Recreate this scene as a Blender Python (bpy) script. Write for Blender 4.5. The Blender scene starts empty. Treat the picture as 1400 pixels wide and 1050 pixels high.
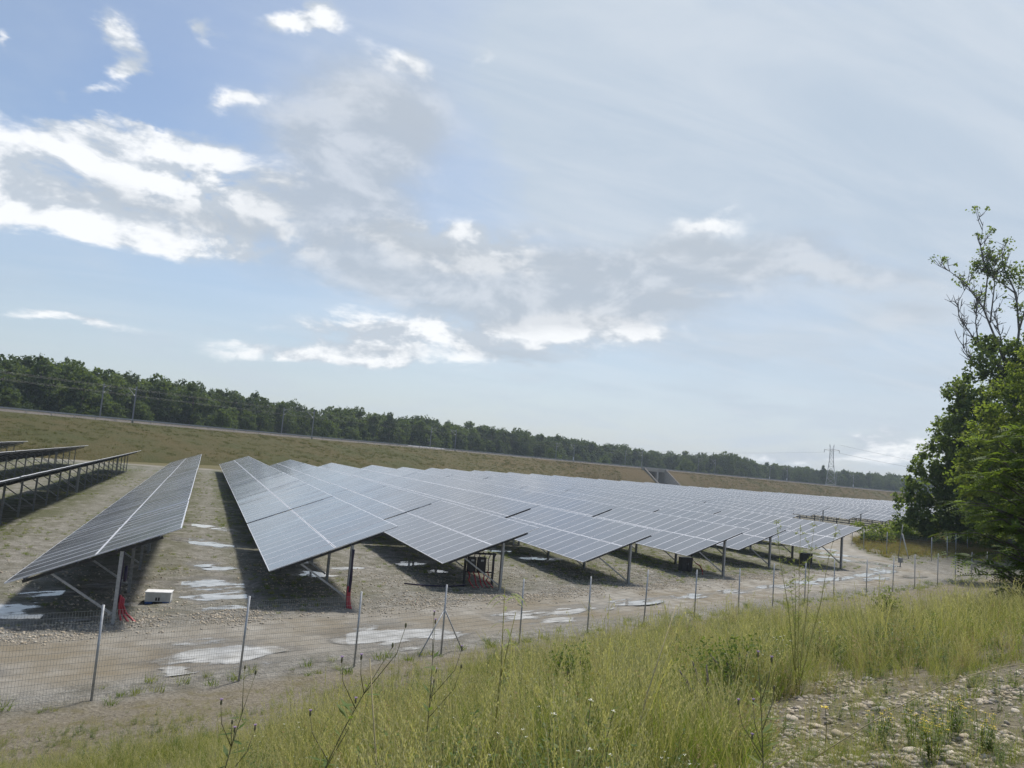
import bpy, math, random
import numpy as np
from mathutils import Vector, Matrix

random.seed(7)
RNG = np.random.default_rng(11)
SC = bpy.context.scene
COL = SC.collection
R = math.radians
EYE = 5.52

# ------------------------------------------------------------------ camera
cam_d = bpy.data.cameras.new('camera')
cam = bpy.data.objects.new('camera', cam_d)
COL.objects.link(cam)
cR = Vector((0.92592591, -0.36859495, 0.08245591))
cU = Vector((-0.11349976, -0.06331009, 0.99151885))
cF = Vector((0.36024855, 0.92743172, 0.1004559))
m = Matrix((cR, cU, -cF)).transposed().to_4x4()
m.translation = (0, 0, EYE)
cam.matrix_world = m
cam_d.sensor_width = 36
cam_d.lens = 1051.2 / 1400 * 36
cam_d.clip_start = 0.05
cam_d.clip_end = 9000
SC.camera = cam

# ------------------------------------------------------------------ light, exposure
SUN_DIR = Vector((0.42, 0.30, 1.0)).normalized()
SUN_EL = math.asin(SUN_DIR.z)
SUN_AZ = math.atan2(SUN_DIR.x, SUN_DIR.y)
sun_d = bpy.data.lights.new('sun', 'SUN')
sun_d.energy = 2.9
sun_d.angle = R(7.0)
sun_d.color = (1.0, 0.95, 0.87)
sun = bpy.data.objects.new('sun', sun_d)
COL.objects.link(sun)
sun.rotation_euler = SUN_DIR.to_track_quat('Z', 'Y').to_euler()
sun.location = (30, 20, 80)
SC.view_settings.view_transform = 'Standard'
SC.view_settings.look = 'None'
SC.view_settings.gamma = 1
SC.view_settings.use_curve_mapping = False
SC.view_settings.exposure = 0.64
SC.cycles.max_bounces = 6
SC.cycles.diffuse_bounces = 2
SC.cycles.glossy_bounces = 3
SC.cycles.transmission_bounces = 4
SC.cycles.transparent_max_bounces = 6
SC.cycles.volume_bounces = 0


class NT:
    """small expression helper for shader node trees"""
    def __init__(self, tree):
        self.t = tree
        self.n = tree.nodes
        self.l = tree.links

    def node(self, typ, **kw):
        nd = self.n.new(typ)
        for k, v in kw.items():
            setattr(nd, k, v)
        return nd

    def set(self, sock, v):
        if isinstance(v, bpy.types.NodeSocket):
            self.l.new(v, sock)
        else:
            sock.default_value = v

    def math(self, op, a, b=None, c=None, clamp=False):
        nd = self.node('ShaderNodeMath', operation=op, use_clamp=clamp)
        self.set(nd.inputs[0], a)
        if b is not None:
            self.set(nd.inputs[1], b)
        if c is not None:
            self.set(nd.inputs[2], c)
        return nd.outputs[0]

    def add(self, a, b): return self.math('ADD', a, b)
    def sub(self, a, b): return self.math('SUBTRACT', a, b)
    def mul(self, a, b): return self.math('MULTIPLY', a, b)
    def mad(self, a, b, c): return self.math('MULTIPLY_ADD', a, b, c)

    def smooth(self, v, lo, hi, o0=0.0, o1=1.0):
        nd = self.node('ShaderNodeMapRange', interpolation_type='SMOOTHSTEP')
        self.set(nd.inputs[0], v)
        nd.inputs[1].default_value = lo
        nd.inputs[2].default_value = hi
        nd.inputs[3].default_value = o0
        nd.inputs[4].default_value = o1
        return nd.outputs[0]

    def vec(self, x, y, z):
        nd = self.node('ShaderNodeCombineXYZ')
        for i, v in enumerate((x, y, z)):
            self.set(nd.inputs[i], v)
        return nd.outputs[0]

    def noise(self, vec, scale, detail=5.0, rough=0.55, dist=0.0, col=False):
        nd = self.node('ShaderNodeTexNoise')
        if vec is not None:
            self.l.new(vec, nd.inputs['Vector'])
        nd.inputs['Scale'].default_value = scale
        nd.inputs['Detail'].default_value = detail
        nd.inputs['Roughness'].default_value = rough
        nd.inputs['Distortion'].default_value = dist
        return nd.outputs['Color' if col else 'Fac']

    def mix(self, f, a, b, blend='MIX'):
        nd = self.node('ShaderNodeMix', data_type='RGBA', blend_type=blend)
        self.set(nd.inputs[0], f)
        for s, v in ((nd.inputs[6], a), (nd.inputs[7], b)):
            if isinstance(v, tuple) and len(v) == 3:
                v = (*v, 1)
            self.set(s, v)
        return nd.outputs[2]

    def ramp(self, f, stops):
        nd = self.node('ShaderNodeValToRGB')
        self.l.new(f, nd.inputs[0])
        e = nd.color_ramp.elements
        while len(e) < len(stops):
            e.new(0.5)
        for el, (p, c) in zip(e, stops):
            el.position = p
            el.color = (*c, 1)
        return nd.outputs[0]


# ------------------------------------------------------------------ sky with clouds
world = bpy.data.worlds.new('World')
SC.world = world
world.use_nodes = True
W = NT(world.node_tree)
W.n.clear()
wout = W.node('ShaderNodeOutputWorld')
bg = W.node('ShaderNodeBackground')
W.l.new(bg.outputs[0], wout.inputs[0])
sky = W.node('ShaderNodeTexSky', sky_type='NISHITA', sun_disc=False)
sky.sun_elevation = SUN_EL
sky.sun_rotation = SUN_AZ
sky.air_density = 1.0
sky.dust_density = 1.6
sky.ozone_density = 1.2
SKY_STRENGTH = 0.105
tc = W.node('ShaderNodeTexCoord')
sep = W.node('ShaderNodeSeparateXYZ')
W.l.new(tc.outputs['Generated'], sep.inputs[0])
dx, dy, dz = sep.outputs
az = W.mul(W.math('ARCTAN2', dx, dy), 57.29578)
el = W.mul(W.math('ARCSINE', W.math('MINIMUM', W.math('MAXIMUM', dz, -1.0), 1.0)), 57.29578)
# cloud layer coordinates: a flat layer overhead, so clouds shrink towards the horizon
zz = W.add(W.math('MAXIMUM', dz, 0.0), 0.14)
lay = W.vec(W.math('DIVIDE', dx, zz), W.math('DIVIDE', dy, zz), 0.0)
wn = W.noise(lay, 2.2, 6, 0.62, 0.0, True)
wsep = W.node('ShaderNodeSeparateColor')
W.l.new(wn, wsep.inputs[0])
wamp = W.mad(dz, 16.0, 1.6)
az = W.mad(W.sub(wsep.outputs[0], 0.5), W.mul(wamp, 1.5), az)
el = W.mad(W.sub(wsep.outputs[1], 0.5), wamp, el)
fine = W.noise(lay, 5.5, 9, 0.62, 0.4)
mid = W.noise(lay, 1.7, 6, 0.55, 0.2)

strk = W.node('ShaderNodeMapping')
strk.inputs['Scale'].default_value = (0.6, 2.2, 1)
strk.inputs['Rotation'].default_value = (0, 0, R(35))
W.l.new(lay, strk.inputs[0])
streak = W.noise(strk.outputs[0], 1.6, 7, 0.6, 0.6)


def blobs(items):
    tot = None
    for (a0, e0, m00, m01, m10, m11, w) in items:
        da = W.sub(az, a0)
        de = W.sub(el, e0)
        p = W.mad(da, m00, W.mul(de, m01))
        q = W.mad(da, m10, W.mul(de, m11))
        g = W.math('EXPONENT', W.mul(W.mad(p, p, W.mul(q, q)), -1.0))
        g = W.mul(g, w)
        tot = g if tot is None else W.add(tot, g)
    return tot


WHITE = [(-11.8694, 16.9213, 0.1491, -0.0035, 0.0492, -0.6259, 1.15), (-4.4056, 16.4317, 0.1466, -0.0158, -0.0215, -0.5481, 1.15), (1.2831, 15.3361, 0.2481, -0.0654, -0.0768, -0.3513, 1), (-11.7935, 13.3155, 0.182, -0.0042, 0.0296, -0.7369, 1), (-5.3481, 12.9922, 0.1321, -0.0029, 0.0278, -0.9433, 0.9), (-8.8079, 15.8887, 0.159, -0.0099, 0.0059, -0.4333, 0.45), (4.7923, 13.6148, 0.3238, -0.0482, -0.099, -0.8748, 0.6), (-9.7332, 25.6568, 0.5546, 0.6285, 0.4813, -0.435, 0.8), (-7.9942, 24.3831, 0.53, 0.7164, 0.4864, -0.3875, 0.8), (-7.171, 22.7186, 1.0029, 0.1404, 0.344, -1.2425, 0.6), (-10.7149, 19.0366, 0.4941, -0.0446, 0.0463, -2.8107, 0.5), (-6.6451, 19.5376, 0.5694, -0.059, -0.0037, -3.1008, 0.5), (-3.1594, 27.3422, 1.0706, 0.6634, 0.3705, -0.6032, 0.7), (3.1695, 28.828, 0.2574, 0.1267, 0.3622, -0.811, 0.85), (-0.037, 21.9319, 0.3985, 0.0517, 0.2058, -0.9581, 0.7), (-11.4113, 21.0427, 0.7276, -0.194, -0.2402, -1.386, 0.6), (10.4681, 27.2532, 0.3287, -0.1694, -0.2073, -0.655, 0.7), (-8.6408, 21.0999, 0.9045, -0.0294, 0.2197, -2.2513, 0.5), (3.169, 18.6764, 0.431, 0.052, 0.3622, -2.0117, 0.6), (14.8209, 15.4459, 0.1729, -0.0082, -0.012, -0.4744, 0.95), (19.8413, 15.4012, 0.2564, -0.0005, 0.0017, -0.7867, 0.75), (34.4718, 18.5571, 0.2645, 0.0655, 0.1316, -0.7404, 0.7), (10.3907, 15.8108, 0.4603, 0.0491, 0.1137, -0.8704, 0.6), (8.5038, 8.3202, 0.1907, 0.0067, 0.0391, -0.8557, 1), (17.6315, 9.1122, 0.13, 0.0049, 0.0264, -0.6583, 1), (26.3823, 10.1334, 0.1521, 0.006, 0.0226, -0.712, 0.85), (5.1023, 6.1694, 0.1408, 0.0081, 0.0918, -1.4659, 0.8), (31.8065, 10.1273, 0.2673, 0.0172, 0.0677, -1.3375, 0.6), (13.4668, 6.8625, 0.1683, 0.0104, 0.0992, -1.5405, 0.6), (34.7961, 13.207, 0.2103, 0.031, 0.2454, -2.1079, 0.55), (-9.7115, 6.5125, 0.2052, 0.013, 0.196, -2.3661, 0.75), (46.0104, 3.6045, 0.2216, 0.0074, 0.0628, -1.0109, 0.8), (40.4403, 2.0092, 0.2054, 0.0094, 0.1224, -1.6245, 0.5), (16.2029, 29.0434, 0.5209, 0.3103, 0.5064, -1.2332, 0.4), (-14.5509, 23.2041, 1.8229, 0.2699, 0.3271, -0.9286, 0.6), (-5.6011, 18.5364, 0.2483, -0.0097, 0.0769, -1.341, 0.5), (48.69, 2.4632, 0.3873, 0.0107, 0.1049, -1.4815, 0.5)]
GREY = [(-6.9177, 14.777, 0.1354, -0.0134, -0.0458, -1.0545, 0.7), (-0.8903, 14.9401, 0.2943, -0.0646, -0.1343, -0.7593, 0.6), (6.4235, 19.9834, 0.1703, -0.0772, -0.0503, -0.1419, 1.15), (11.8009, 23.022, 0.1997, 0.0225, 0.0302, -0.2252, 0.6), (9.3346, 15.5661, 0.2035, -0.052, -0.0651, -0.3119, 0.7), (15.0788, 12.8098, 0.1072, 0.0007, 0.0099, -0.5203, 1.1), (23.9033, 13.5777, 0.1002, 0.0027, 0.0055, -0.2923, 1.15), (30.5306, 13.155, 0.1317, 0.0137, 0.0324, -0.4086, 0.75), (36.2013, 16.0272, 0.1731, -0.0149, -0.0537, -0.4242, 1), (45.642, 14.3649, 0.1658, -0.0051, -0.0977, -1.0259, 0.75), (48.867, 11.7905, 0.2867, 0.0079, -0.0141, -1.0424, 0.6), (21.032, 8.0998, 0.2271, 0.0071, 0.0514, -1.6699, 0.7), (11.2479, 7.4994, 0.2081, 0.01, 0.1109, -2.0688, 0.6), (19.7009, 10.7106, 0.3006, 0.0264, 0.0994, -1.1514, 0.5), (41.7267, 16.9047, 0.3396, 0.0153, -0.014, -0.6753, 0.4)]
VEIL = [(38.7117, 26.5695, 0.0439, 0.0026, -0.0042, -0.0782, 1.1), (52.9025, 19.943, 0.0977, 0.0019, -0.0099, -0.0908, 0.55), (22.4472, 29.776, 0.1023, 0.0104, 0.0089, -0.1566, 0.7), (44.5758, 5.4171, 0.072, 0.0026, 0.0141, -0.285, 0.35), (27.7745, 20.8433, 0.0946, 0.0074, 0.0057, -0.1519, 0.55), (37.0092, 10.767, 0.0557, 0.003, 0.0104, -0.3194, 0.25), (7.8615, 28.1349, 0.1297, 0.0168, 0.0369, -0.2187, 0.25)]
BLUE = [(19.3616, 20.5795, 0.1797, -0.0924, -0.1232, -0.2965, 0.16), (-7.8603, 21.8557, 0.112, 0.0156, 0.0477, -0.1716, 0.12), (42.2273, 5.2967, 0.1888, -0.0232, -0.0867, -0.6492, 0.12), (-2.7541, 10.612, 0.1079, 0.0041, 0.0437, -0.5759, 0.1)]
white_d = blobs(WHITE)
grey_d = blobs(GREY)
veil_d = blobs(VEIL)
blue_d = blobs(BLUE)
skyc = W.node('ShaderNodeVectorMath', operation='SCALE')
W.l.new(sky.outputs[0], skyc.inputs[0])
skyc.inputs[3].default_value = SKY_STRENGTH
# thin high veil over everything, thicker to the right of the view
fog = W.smooth(dz, 0.0, 0.34, 0.45, 0.0)
general = W.smooth(mid, 0.42, 0.72, 0.0, 0.45)
veil = W.add(W.add(fog, 0.13), W.mul(general, 0.5))
veil = W.add(veil, W.mul(veil_d, W.mad(streak, 0.6, 0.5)))
veil = W.sub(veil, blue_d)
veil = W.math('MINIMUM', W.math('MAXIMUM', veil, 0.0), 0.93)
hz_ = W.smooth(dz, 0.02, 0.22)
c1 = W.mix(veil, skyc.outputs[0], W.mix(W.mad(W.smooth(streak, 0.3, 0.75), hz_, W.mul(W.sub(1.0, hz_), 0.6)), (0.375, 0.445, 0.525), (0.475, 0.525, 0.580)))
# white broken cumulus and wisps: billowing noise on the sky dome, brighter where it rises towards the light


def dome_noise(off, scale, detail, rough, dist):
    mp = W.node('ShaderNodeMapping')
    mp.inputs['Location'].default_value = off
    mp.inputs['Scale'].default_value = (1, 1, 1.9)
    W.l.new(tc.outputs['Generated'], mp.inputs[0])
    return W.noise(mp.outputs[0], scale, detail, rough, dist)


pu = dome_noise((0, 0, 0), 7.5, 9, 0.60, 0.25)
pu_up = dome_noise((-0.012, -0.008, -0.040), 7.5, 6, 0.56, 0.25)
wd = W.mul(white_d, W.mad(W.sub(pu, 0.5), 5.4, 1.0))
wa = W.smooth(wd, 0.16, 0.90)
rise = W.sub(pu, pu_up)
lit = W.smooth(W.mad(rise, 4.6, W.mul(wd, 0.20)), -0.22, 0.50)
c2 = W.mix(W.mul(wa, 0.92), c1, W.mix(lit, (0.42, 0.465, 0.52), (0.76, 0.77, 0.78)))
# soft grey cloud bodies
gd = W.mul(grey_d, W.add(W.mad(mid, 0.8, 0.15), W.mul(pu, 1.0)))
ga = W.smooth(W.sub(gd, W.mul(wa, 0.06)), 0.08, 1.15)
gl = W.smooth(W.mad(rise, 2.2, W.mul(mid, 0.7)), 0.18, 0.62)
c3 = W.mix(W.mul(ga, 0.80), c2, W.mix(gl, (0.365, 0.405, 0.455), (0.50, 0.53, 0.57)))
# clouds elsewhere in the sky, outside the part described above
W.l.new(c3, bg.inputs[0])
bg.inputs[1].default_value = 0.88

# ------------------------------------------------------------------ tagging and mesh helpers


def tag(o, label=None, cat=None, group=None, kind=None):
    if label: o['label'] = label
    if cat: o['category'] = cat
    if group: o['group'] = group
    if kind: o['kind'] = kind
    return o


def empty(name, loc, rz=0.0):
    o = bpy.data.objects.new(name, None)
    o.empty_display_size = 0.2
    o.location = loc
    o.rotation_euler = (0, 0, rz)
    COL.objects.link(o)
    return o


def link(name, me, parent=None, loc=(0, 0, 0), rot=None):
    o = bpy.data.objects.new(name, me)
    COL.objects.link(o)
    o.location = loc
    if rot is not None: o.rotation_euler = rot
    if parent is not None: o.parent = parent
    return o


def np_mesh(name, V, F, mats=(), smooth=False, mi=None, attrs=None):
    V = np.asarray(V, np.float32)
    F = np.asarray(F, np.int32)
    me = bpy.data.meshes.new(name)
    k = F.shape[1]
    me.vertices.add(len(V))
    me.vertices.foreach_set('co', V.ravel())
    me.loops.add(F.size)
    me.loops.foreach_set('vertex_index', F.ravel())
    me.polygons.add(len(F))
    me.polygons.foreach_set('loop_start', np.arange(0, F.size, k, dtype=np.int32))
    me.polygons.foreach_set('loop_total', np.full(len(F), k, np.int32))
    if mi is not None:
        me.polygons.foreach_set('material_index', np.asarray(mi, np.int32))
    me.polygons.foreach_set('use_smooth', np.full(len(F), smooth, bool))
    for mt in mats: me.materials.append(mt)
    if attrs:
        for an, (dt, arr) in attrs.items():
            at = me.attributes.new(an, dt, 'POINT')
            at.data.foreach_set('value' if dt in ('FLOAT', 'INT') else 'vector', np.asarray(arr).ravel())
    me.update(calc_edges=True)
    me.validate()
    return me


class MB:
    """collects boxes, bars and tubes; build() makes ONE mesh"""
    def __init__(self):
        self.v = []; self.f = []; self.m = []; self.sm = []

    def quadbox(self, P, mat=0):
        b = len(self.v)
        self.v += [tuple(p) for p in P]
        for q in ((0, 3, 2, 1), (4, 5, 6, 7), (0, 1, 5, 4), (1, 2, 6, 5), (2, 3, 7, 6), (3, 0, 4, 7)):
            self.f.append(tuple(b + i for i in q)); self.m.append(mat); self.sm.append(False)

    def box(self, c, s, mat=0, rot=None):
        hx, hy, hz = s[0] / 2, s[1] / 2, s[2] / 2
        P = [Vector(p) for p in ((-hx, -hy, -hz), (hx, -hy, -hz), (hx, hy, -hz), (-hx, hy, -hz), (-hx, -hy, hz), (hx, -hy, hz), (hx, hy, hz), (-hx, hy, hz))]
        if rot is not None: P = [rot @ p for p in P]
        c = Vector(c)
        self.quadbox([p + c for p in P], mat)

    def bar(self, a, b, w, h, mat=0, up=Vector((0, 0, 1))):
        a = Vector(a); b = Vector(b)
        d = (b - a).normalized()
        if abs(d.dot(up)) > 0.98: up = Vector((0, 1, 0))
        s = d.cross(up).normalized()
        u = s.cross(d)
        P = []
        for e in (a, b):
            P += [e - s * w / 2 - u * h / 2, e + s * w / 2 - u * h / 2, e + s * w / 2 + u * h / 2, e - s * w / 2 + u * h / 2]
        self.quadbox(P, mat)

    def tube(self, pts, rad, n=6, mat=0, smooth=True):
        pts = [Vector(p) for p in pts]
        if not isinstance(rad, (list, tuple)): rad = [rad] * len(pts)
        b = len(self.v)
        ref = None
        for i, p in enumerate(pts):
            d = (pts[min(i + 1, len(pts) - 1)] - pts[max(i - 1, 0)])
            d = d.normalized() if d.length > 1e-9 else Vector((0, 0, 1))
            if ref is None:
                ref = Vector((1, 0, 0)) if abs(d.x) < 0.8 else Vector((0, 1, 0))
            s = (ref - d * ref.dot(d)).normalized()
            t = d.cross(s)
            ref = s
            for k in range(n):
                a = 2 * math.pi * k / n
                self.v.append(tuple(p + (s * math.cos(a) + t * math.sin(a)) * rad[i]))
        for i in range(len(pts) - 1):
            for k in range(n):
                k2 = (k + 1) % n
                self.f.append((b + i * n + k, b + i * n + k2, b + (i + 1) * n + k2, b + (i + 1) * n + k)); self.m.append(mat); self.sm.append(smooth)
        self.f.append(tuple(b + k for k in reversed(range(n)))); self.m.append(mat); self.sm.append(False)
        e = b + (len(pts) - 1) * n
        self.f.append(tuple(e + k for k in range(n))); self.m.append(mat); self.sm.append(False)

    def face(self, P, mat=0, smooth=False):
        b = len(self.v)
        self.v += [tuple(p) for p in P]
        self.f.append(tuple(range(b, b + len(P)))); self.m.append(mat); self.sm.append(smooth)

    def mesh(self, name, mats):
        me = bpy.data.meshes.new(name)
        me.from_pydata(self.v, [], self.f)
        me.polygons.foreach_set('material_index', self.m)
        me.polygons.foreach_set('use_smooth', self.sm)
        for mt in (mats if isinstance(mats, (list, tuple)) else [mats]): me.materials.append(mt)
        me.update()
        return me

    def build(self, name, mats, parent=None, loc=(0, 0, 0), rot=None):
        return link(name, self.mesh(name, mats), parent, loc, rot)


# ------------------------------------------------------------------ materials
def mat(name, base=(0.5, 0.5, 0.5), rough=0.6, metal=0.0, spec=0.5):
    mt = bpy.data.materials.new(name)
    mt.use_nodes = True
    b = mt.node_tree.nodes['Principled BSDF']
    b.inputs['Base Color'].default_value = (*base, 1)
    b.inputs['Roughness'].default_value = rough
    b.inputs['Metallic'].default_value = metal
    b.inputs['Specular IOR Level'].default_value = spec
    return mt, NT(mt.node_tree), b


def noisy(name, c1, c2, scale, rough=0.6, metal=0.0, bump=0.0, detail=5, spec=0.5, coord='Object'):
    mt, N, b = mat(name, c1, rough, metal, spec)
    tcn = N.node('ShaderNodeTexCoord')
    f = N.noise(tcn.outputs[coord], scale, detail, 0.6)
    N.l.new(N.mix(N.smooth(f, 0.3, 0.7), c1, c2), b.inputs['Base Color'])
    if bump:
        bn = N.node('ShaderNodeBump')
        bn.inputs['Strength'].default_value = bump
        N.l.new(f, bn.inputs['Height'])
        N.l.new(bn.outputs[0], b.inputs['Normal'])
    return mt


def leafy(name, stops, trans=0.35, rough=0.6, per_obj=0.0, clump=0.0):
    """two sided leaf or blade: tint by instance, by clump of the crown and by leaf; some light through"""
    mt, N, b = mat(name, stops[0][1], rough, 0, 0.22)
    g = N.node('ShaderNodeNewGeometry')
    oi = N.node('ShaderNodeObjectInfo')
    r = N.mad(oi.outputs['Random'], per_obj, N.mul(g.outputs['Random Per Island'], 1.0 - per_obj))
    if clump:
        tcn = N.node('ShaderNodeTexCoord')
        r = N.add(r, N.mad(N.noise(tcn.outputs['Object'], clump, 3, 0.6), 1.6, -0.8))
    c = N.ramp(r, stops)
    N.l.new(c, b.inputs['Base Color'])
    tr = N.node('ShaderNodeBsdfTranslucent')
    N.l.new(N.mix(1.0, N.mix(0.35, c, (0.22, 0.27, 0.03)), (1.35, 1.35, 0.9), 'MULTIPLY'), tr.inputs[0])
    mx = N.node('ShaderNodeMixShader')
    mx.inputs[0].default_value = trans
    N.l.new(b.outputs[0], mx.inputs[1])
    N.l.new(tr.outputs[0], mx.inputs[2])
    N.l.new(mx.outputs[0], N.n['Material Output'].inputs[0])
    return mt


M = {}
M['galv'] = noisy('galvanised_steel', (0.30, 0.31, 0.32), (0.42, 0.43, 0.44), 14, 0.5, 0.55)
M['galv_old'] = noisy('weathered_steel', (0.20, 0.21, 0.215), (0.30, 0.305, 0.31), 9, 0.6, 0.35)
M['dark_steel'] = noisy('dark_steel', (0.035, 0.038, 0.043), (0.06, 0.06, 0.065), 9, 0.5, 0.3)
M['alu'] = mat('aluminium_frame', (0.64, 0.65, 0.68), 0.45, 0.3)[0]
M['wire'] = mat('fence_wire', (0.38, 0.40, 0.40), 0.5, 0.5)[0]
M['red'] = noisy('red_conduit', (0.42, 0.03, 0.04), (0.30, 0.02, 0.03), 8, 0.45)
M['black'] = mat('black_plastic', (0.018, 0.018, 0.022), 0.45)[0]
M['purple'] = mat('dark_cable', (0.03, 0.02, 0.05), 0.5)[0]
M['white'] = noisy('white_paint', (0.74, 0.75, 0.76), (0.62, 0.63, 0.63), 6, 0.5)
M['offwhite'] = noisy('dusty_white', (0.55, 0.55, 0.53), (0.45, 0.44, 0.41), 5, 0.6)
M['blue'] = mat('blue_band', (0.03, 0.08, 0.22), 0.5)[0]
M['concrete'] = noisy('concrete', (0.34, 0.32, 0.29), (0.24, 0.225, 0.20), 1.2, 0.85, 0, 0.2)
M['ballast'] = noisy('ballast', (0.09, 0.08, 0.07), (0.15, 0.135, 0.12), 3.0, 0.95, 0, 0.4)
M['rail'] = mat('rail_steel', (0.07, 0.055, 0.045), 0.6, 0.3)[0]
M['bark'] = noisy('bark', (0.07, 0.055, 0.045), (0.15, 0.13, 0.11), 6, 0.9, 0, 0.5)
M['greybark'] = noisy('grey_bark', (0.10, 0.095, 0.09), (0.19, 0.18, 0.17), 6, 0.9, 0, 0.4)
M['stone'] = None

# panel glass: dark cells under dusty anti-reflex glass, pale bus line across the middle
mt, N, b = mat('panel_glass', (0.05, 0.053, 0.07), 0.22, 0.0, 0.6)
b.inputs['IOR'].default_value = 1.7
b.inputs['Coat Weight'].default_value = 0.55
b.inputs['Coat Roughness'].default_value = 0.10
b.inputs['Coat IOR'].default_value = 1.6
tcn = N.node('ShaderNodeTexCoord')
uvs = N.node('ShaderNodeSeparateXYZ')
N.l.new(tcn.outputs['UV'], uvs.inputs[0])
u, v = uvs.outputs[0], uvs.outputs[1]
line = N.math('LESS_THAN', N.math('ABSOLUTE', N.sub(u, 0.5)), 0.0042)
cu = N.math('ABSOLUTE', N.sub(N.math('FRACT', N.mul(u, 24.0)), 0.5))
cv = N.math('ABSOLUTE', N.sub(N.math('FRACT', N.mul(v, 6.0)), 0.5))
grid = N.math('GREATER_THAN', N.math('MAXIMUM', N.mul(cu, 0.985), cv), 0.485)
geo = N.node('ShaderNodeNewGeometry')
dust = N.noise(geo.outputs['Position'], 0.35, 5, 0.6)
isl = N.node('ShaderNodeObjectInfo')
tone = N.mix(N.smooth(dust, 0.3, 0.7), (0.075, 0.076, 0.084), (0.110, 0.110, 0.115))
tone = N.mix(N.mul(isl.outputs['Random'], 0.35), tone, (0.060, 0.061, 0.072))
tone = N.mix(N.mul(grid, 0.025), tone, (0.30, 0.31, 0.33))
tone = N.mix(N.mul(line, 0.22), tone, (0.5, 0.5, 0.52))
N.l.new(tone, b.inputs['Base Color'])
N.l.new(N.smooth(dust, 0.25, 0.75, 0.17, 0.30), b.inputs['Roughness'])
M['glass'] = mt

# milky puddle water
mt, N, b = mat('puddle_water', (0.36, 0.355, 0.335), 0.04, 0.0, 0.6)
b.inputs['IOR'].default_value = 1.36
geo = N.node('ShaderNodeNewGeometry')
f = N.noise(geo.outputs['Position'], 1.6, 5, 0.65)
N.l.new(N.mix(N.smooth(f, 0.3, 0.7), (0.22, 0.205, 0.175), (0.42, 0.415, 0.395)), b.inputs['Base Color'])
bn = N.node('ShaderNodeBump'); bn.inputs['Strength'].default_value = 0.04
N.l.new(N.noise(geo.outputs['Position'], 9.0, 2), bn.inputs['Height'])
N.l.new(bn.outputs[0], b.inputs['Normal'])
da = N.node('ShaderNodeAttribute', attribute_name='depth')
f2 = N.noise(geo.outputs['Position'], 7.0, 4, 0.6)
N.l.new(N.smooth(N.add(da.outputs['Fac'], N.mul(N.sub(f2, 0.5), 0.022)), -0.004, 0.034), b.inputs['Alpha'])
M['water'] = mt

# ground: gravelly silt, muddy track, green patches, dry soil; masks are vertex attributes of the terrain
mt, N, b = mat('ground', (0.2, 0.17, 0.13), 0.95, 0.0, 0.25)
geo = N.node('ShaderNodeNewGeometry')
P = geo.outputs['Position']


def attr(nm):
    a = N.node('ShaderNodeAttribute', attribute_name=nm)
    return a.outputs['Fac']


n_big = N.noise(P, 0.18, 5, 0.6)
n_mid = N.noise(P, 1.3, 6, 0.65)
n_fine = N.noise(P, 14.0, 6, 0.7)
vor = N.node('ShaderNodeTexVoronoi')
vor.inputs['Scale'].default_value = 11.0
N.l.new(P, vor.inputs['Vector'])
vor2 = N.node('ShaderNodeTexVoronoi')
vor2.inputs['Scale'].default_value = 4.5
N.l.new(P, vor2.inputs['Vector'])
peb = N.mix(N.mul(vor2.outputs['Color'], 1.0), (0.105, 0.098, 0.083), (0.39, 0.375, 0.34))
gravel = N.mix(N.smooth(n_fine, 0.3, 0.7), (0.098, 0.091, 0.076), (0.275, 0.262, 0.232))
gravel = N.mix(0.42, gravel, peb)
gravel = N.mix(N.smooth(n_mid, 0.42, 0.72), gravel, (0.125, 0.116, 0.092))
trk = N.mix(N.smooth(n_mid, 0.35, 0.7), (0.19, 0.175, 0.148), (0.29, 0.275, 0.243))
trk = N.mix(N.smooth(n_big, 0.4, 0.65), trk, (0.165, 0.137, 0.092))
trk = N.mix(N.mul(N.smooth(n_fine, 0.4, 0.7), 0.35), trk, (0.16, 0.135, 0.10))
sepg = N.node('ShaderNodeSeparateXYZ')
N.l.new(P, sepg.inputs[0])
trk = N.mix(N.mul(N.smooth(sepg.outputs[0], 6.0, 34.0), N.smooth(n_mid, 0.40, 0.66)), trk, (0.30, 0.285, 0.25))
green = N.mix(N.smooth(n_fine, 0.35, 0.65), (0.058, 0.070, 0.030), (0.105, 0.105, 0.055))
soil = N.mix(N.smooth(n_fine, 0.3, 0.7), (0.11, 0.094, 0.066), (0.23, 0.205, 0.158))
soil = N.mix(N.mul(N.smooth(n_mid, 0.45, 0.65), 0.8), soil, (0.13, 0.112, 0.055))
dry = N.mix(N.smooth(n_mid, 0.35, 0.7), (0.125, 0.105, 0.045), (0.17, 0.125, 0.065))
dry = N.mix(N.smooth(n_fine, 0.35, 0.65), dry, (0.085, 0.085, 0.03))
c = N.mix(attr('track'), gravel, trk)
c = N.mix(N.mul(attr('green'), N.smooth(N.mad(n_mid, 0.7, N.mul(n_big, 0.5)), 0.44, 0.66)), c, green)
c = N.mix(attr('bank'), c, soil)
c = N.mix(attr('dry'), c, dry)
wet = attr('wet')
c = N.mix(N.mul(wet, 0.42), c, (0.085, 0.073, 0.055))
N.l.new(c, b.inputs['Base Color'])
N.l.new(N.mad(wet, -0.55, 0.95), b.inputs['Roughness'])
bn = N.node('ShaderNodeBump'); bn.inputs['Strength'].default_value = 0.9; bn.inputs['Distance'].default_value = 0.08
hgt = N.mad(N.sub(1.0, N.mul(vor.outputs['Distance'], 4.0)), 0.10, N.mad(n_fine, 0.8, N.mul(n_mid, 0.8)))
N.l.new(hgt, bn.inputs['Height'])
N.l.new(N.mad(attr('track'), -0.65, 0.9), bn.inputs['Strength'])
N.l.new(bn.outputs[0], b.inputs['Normal'])
M['ground'] = mt

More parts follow.
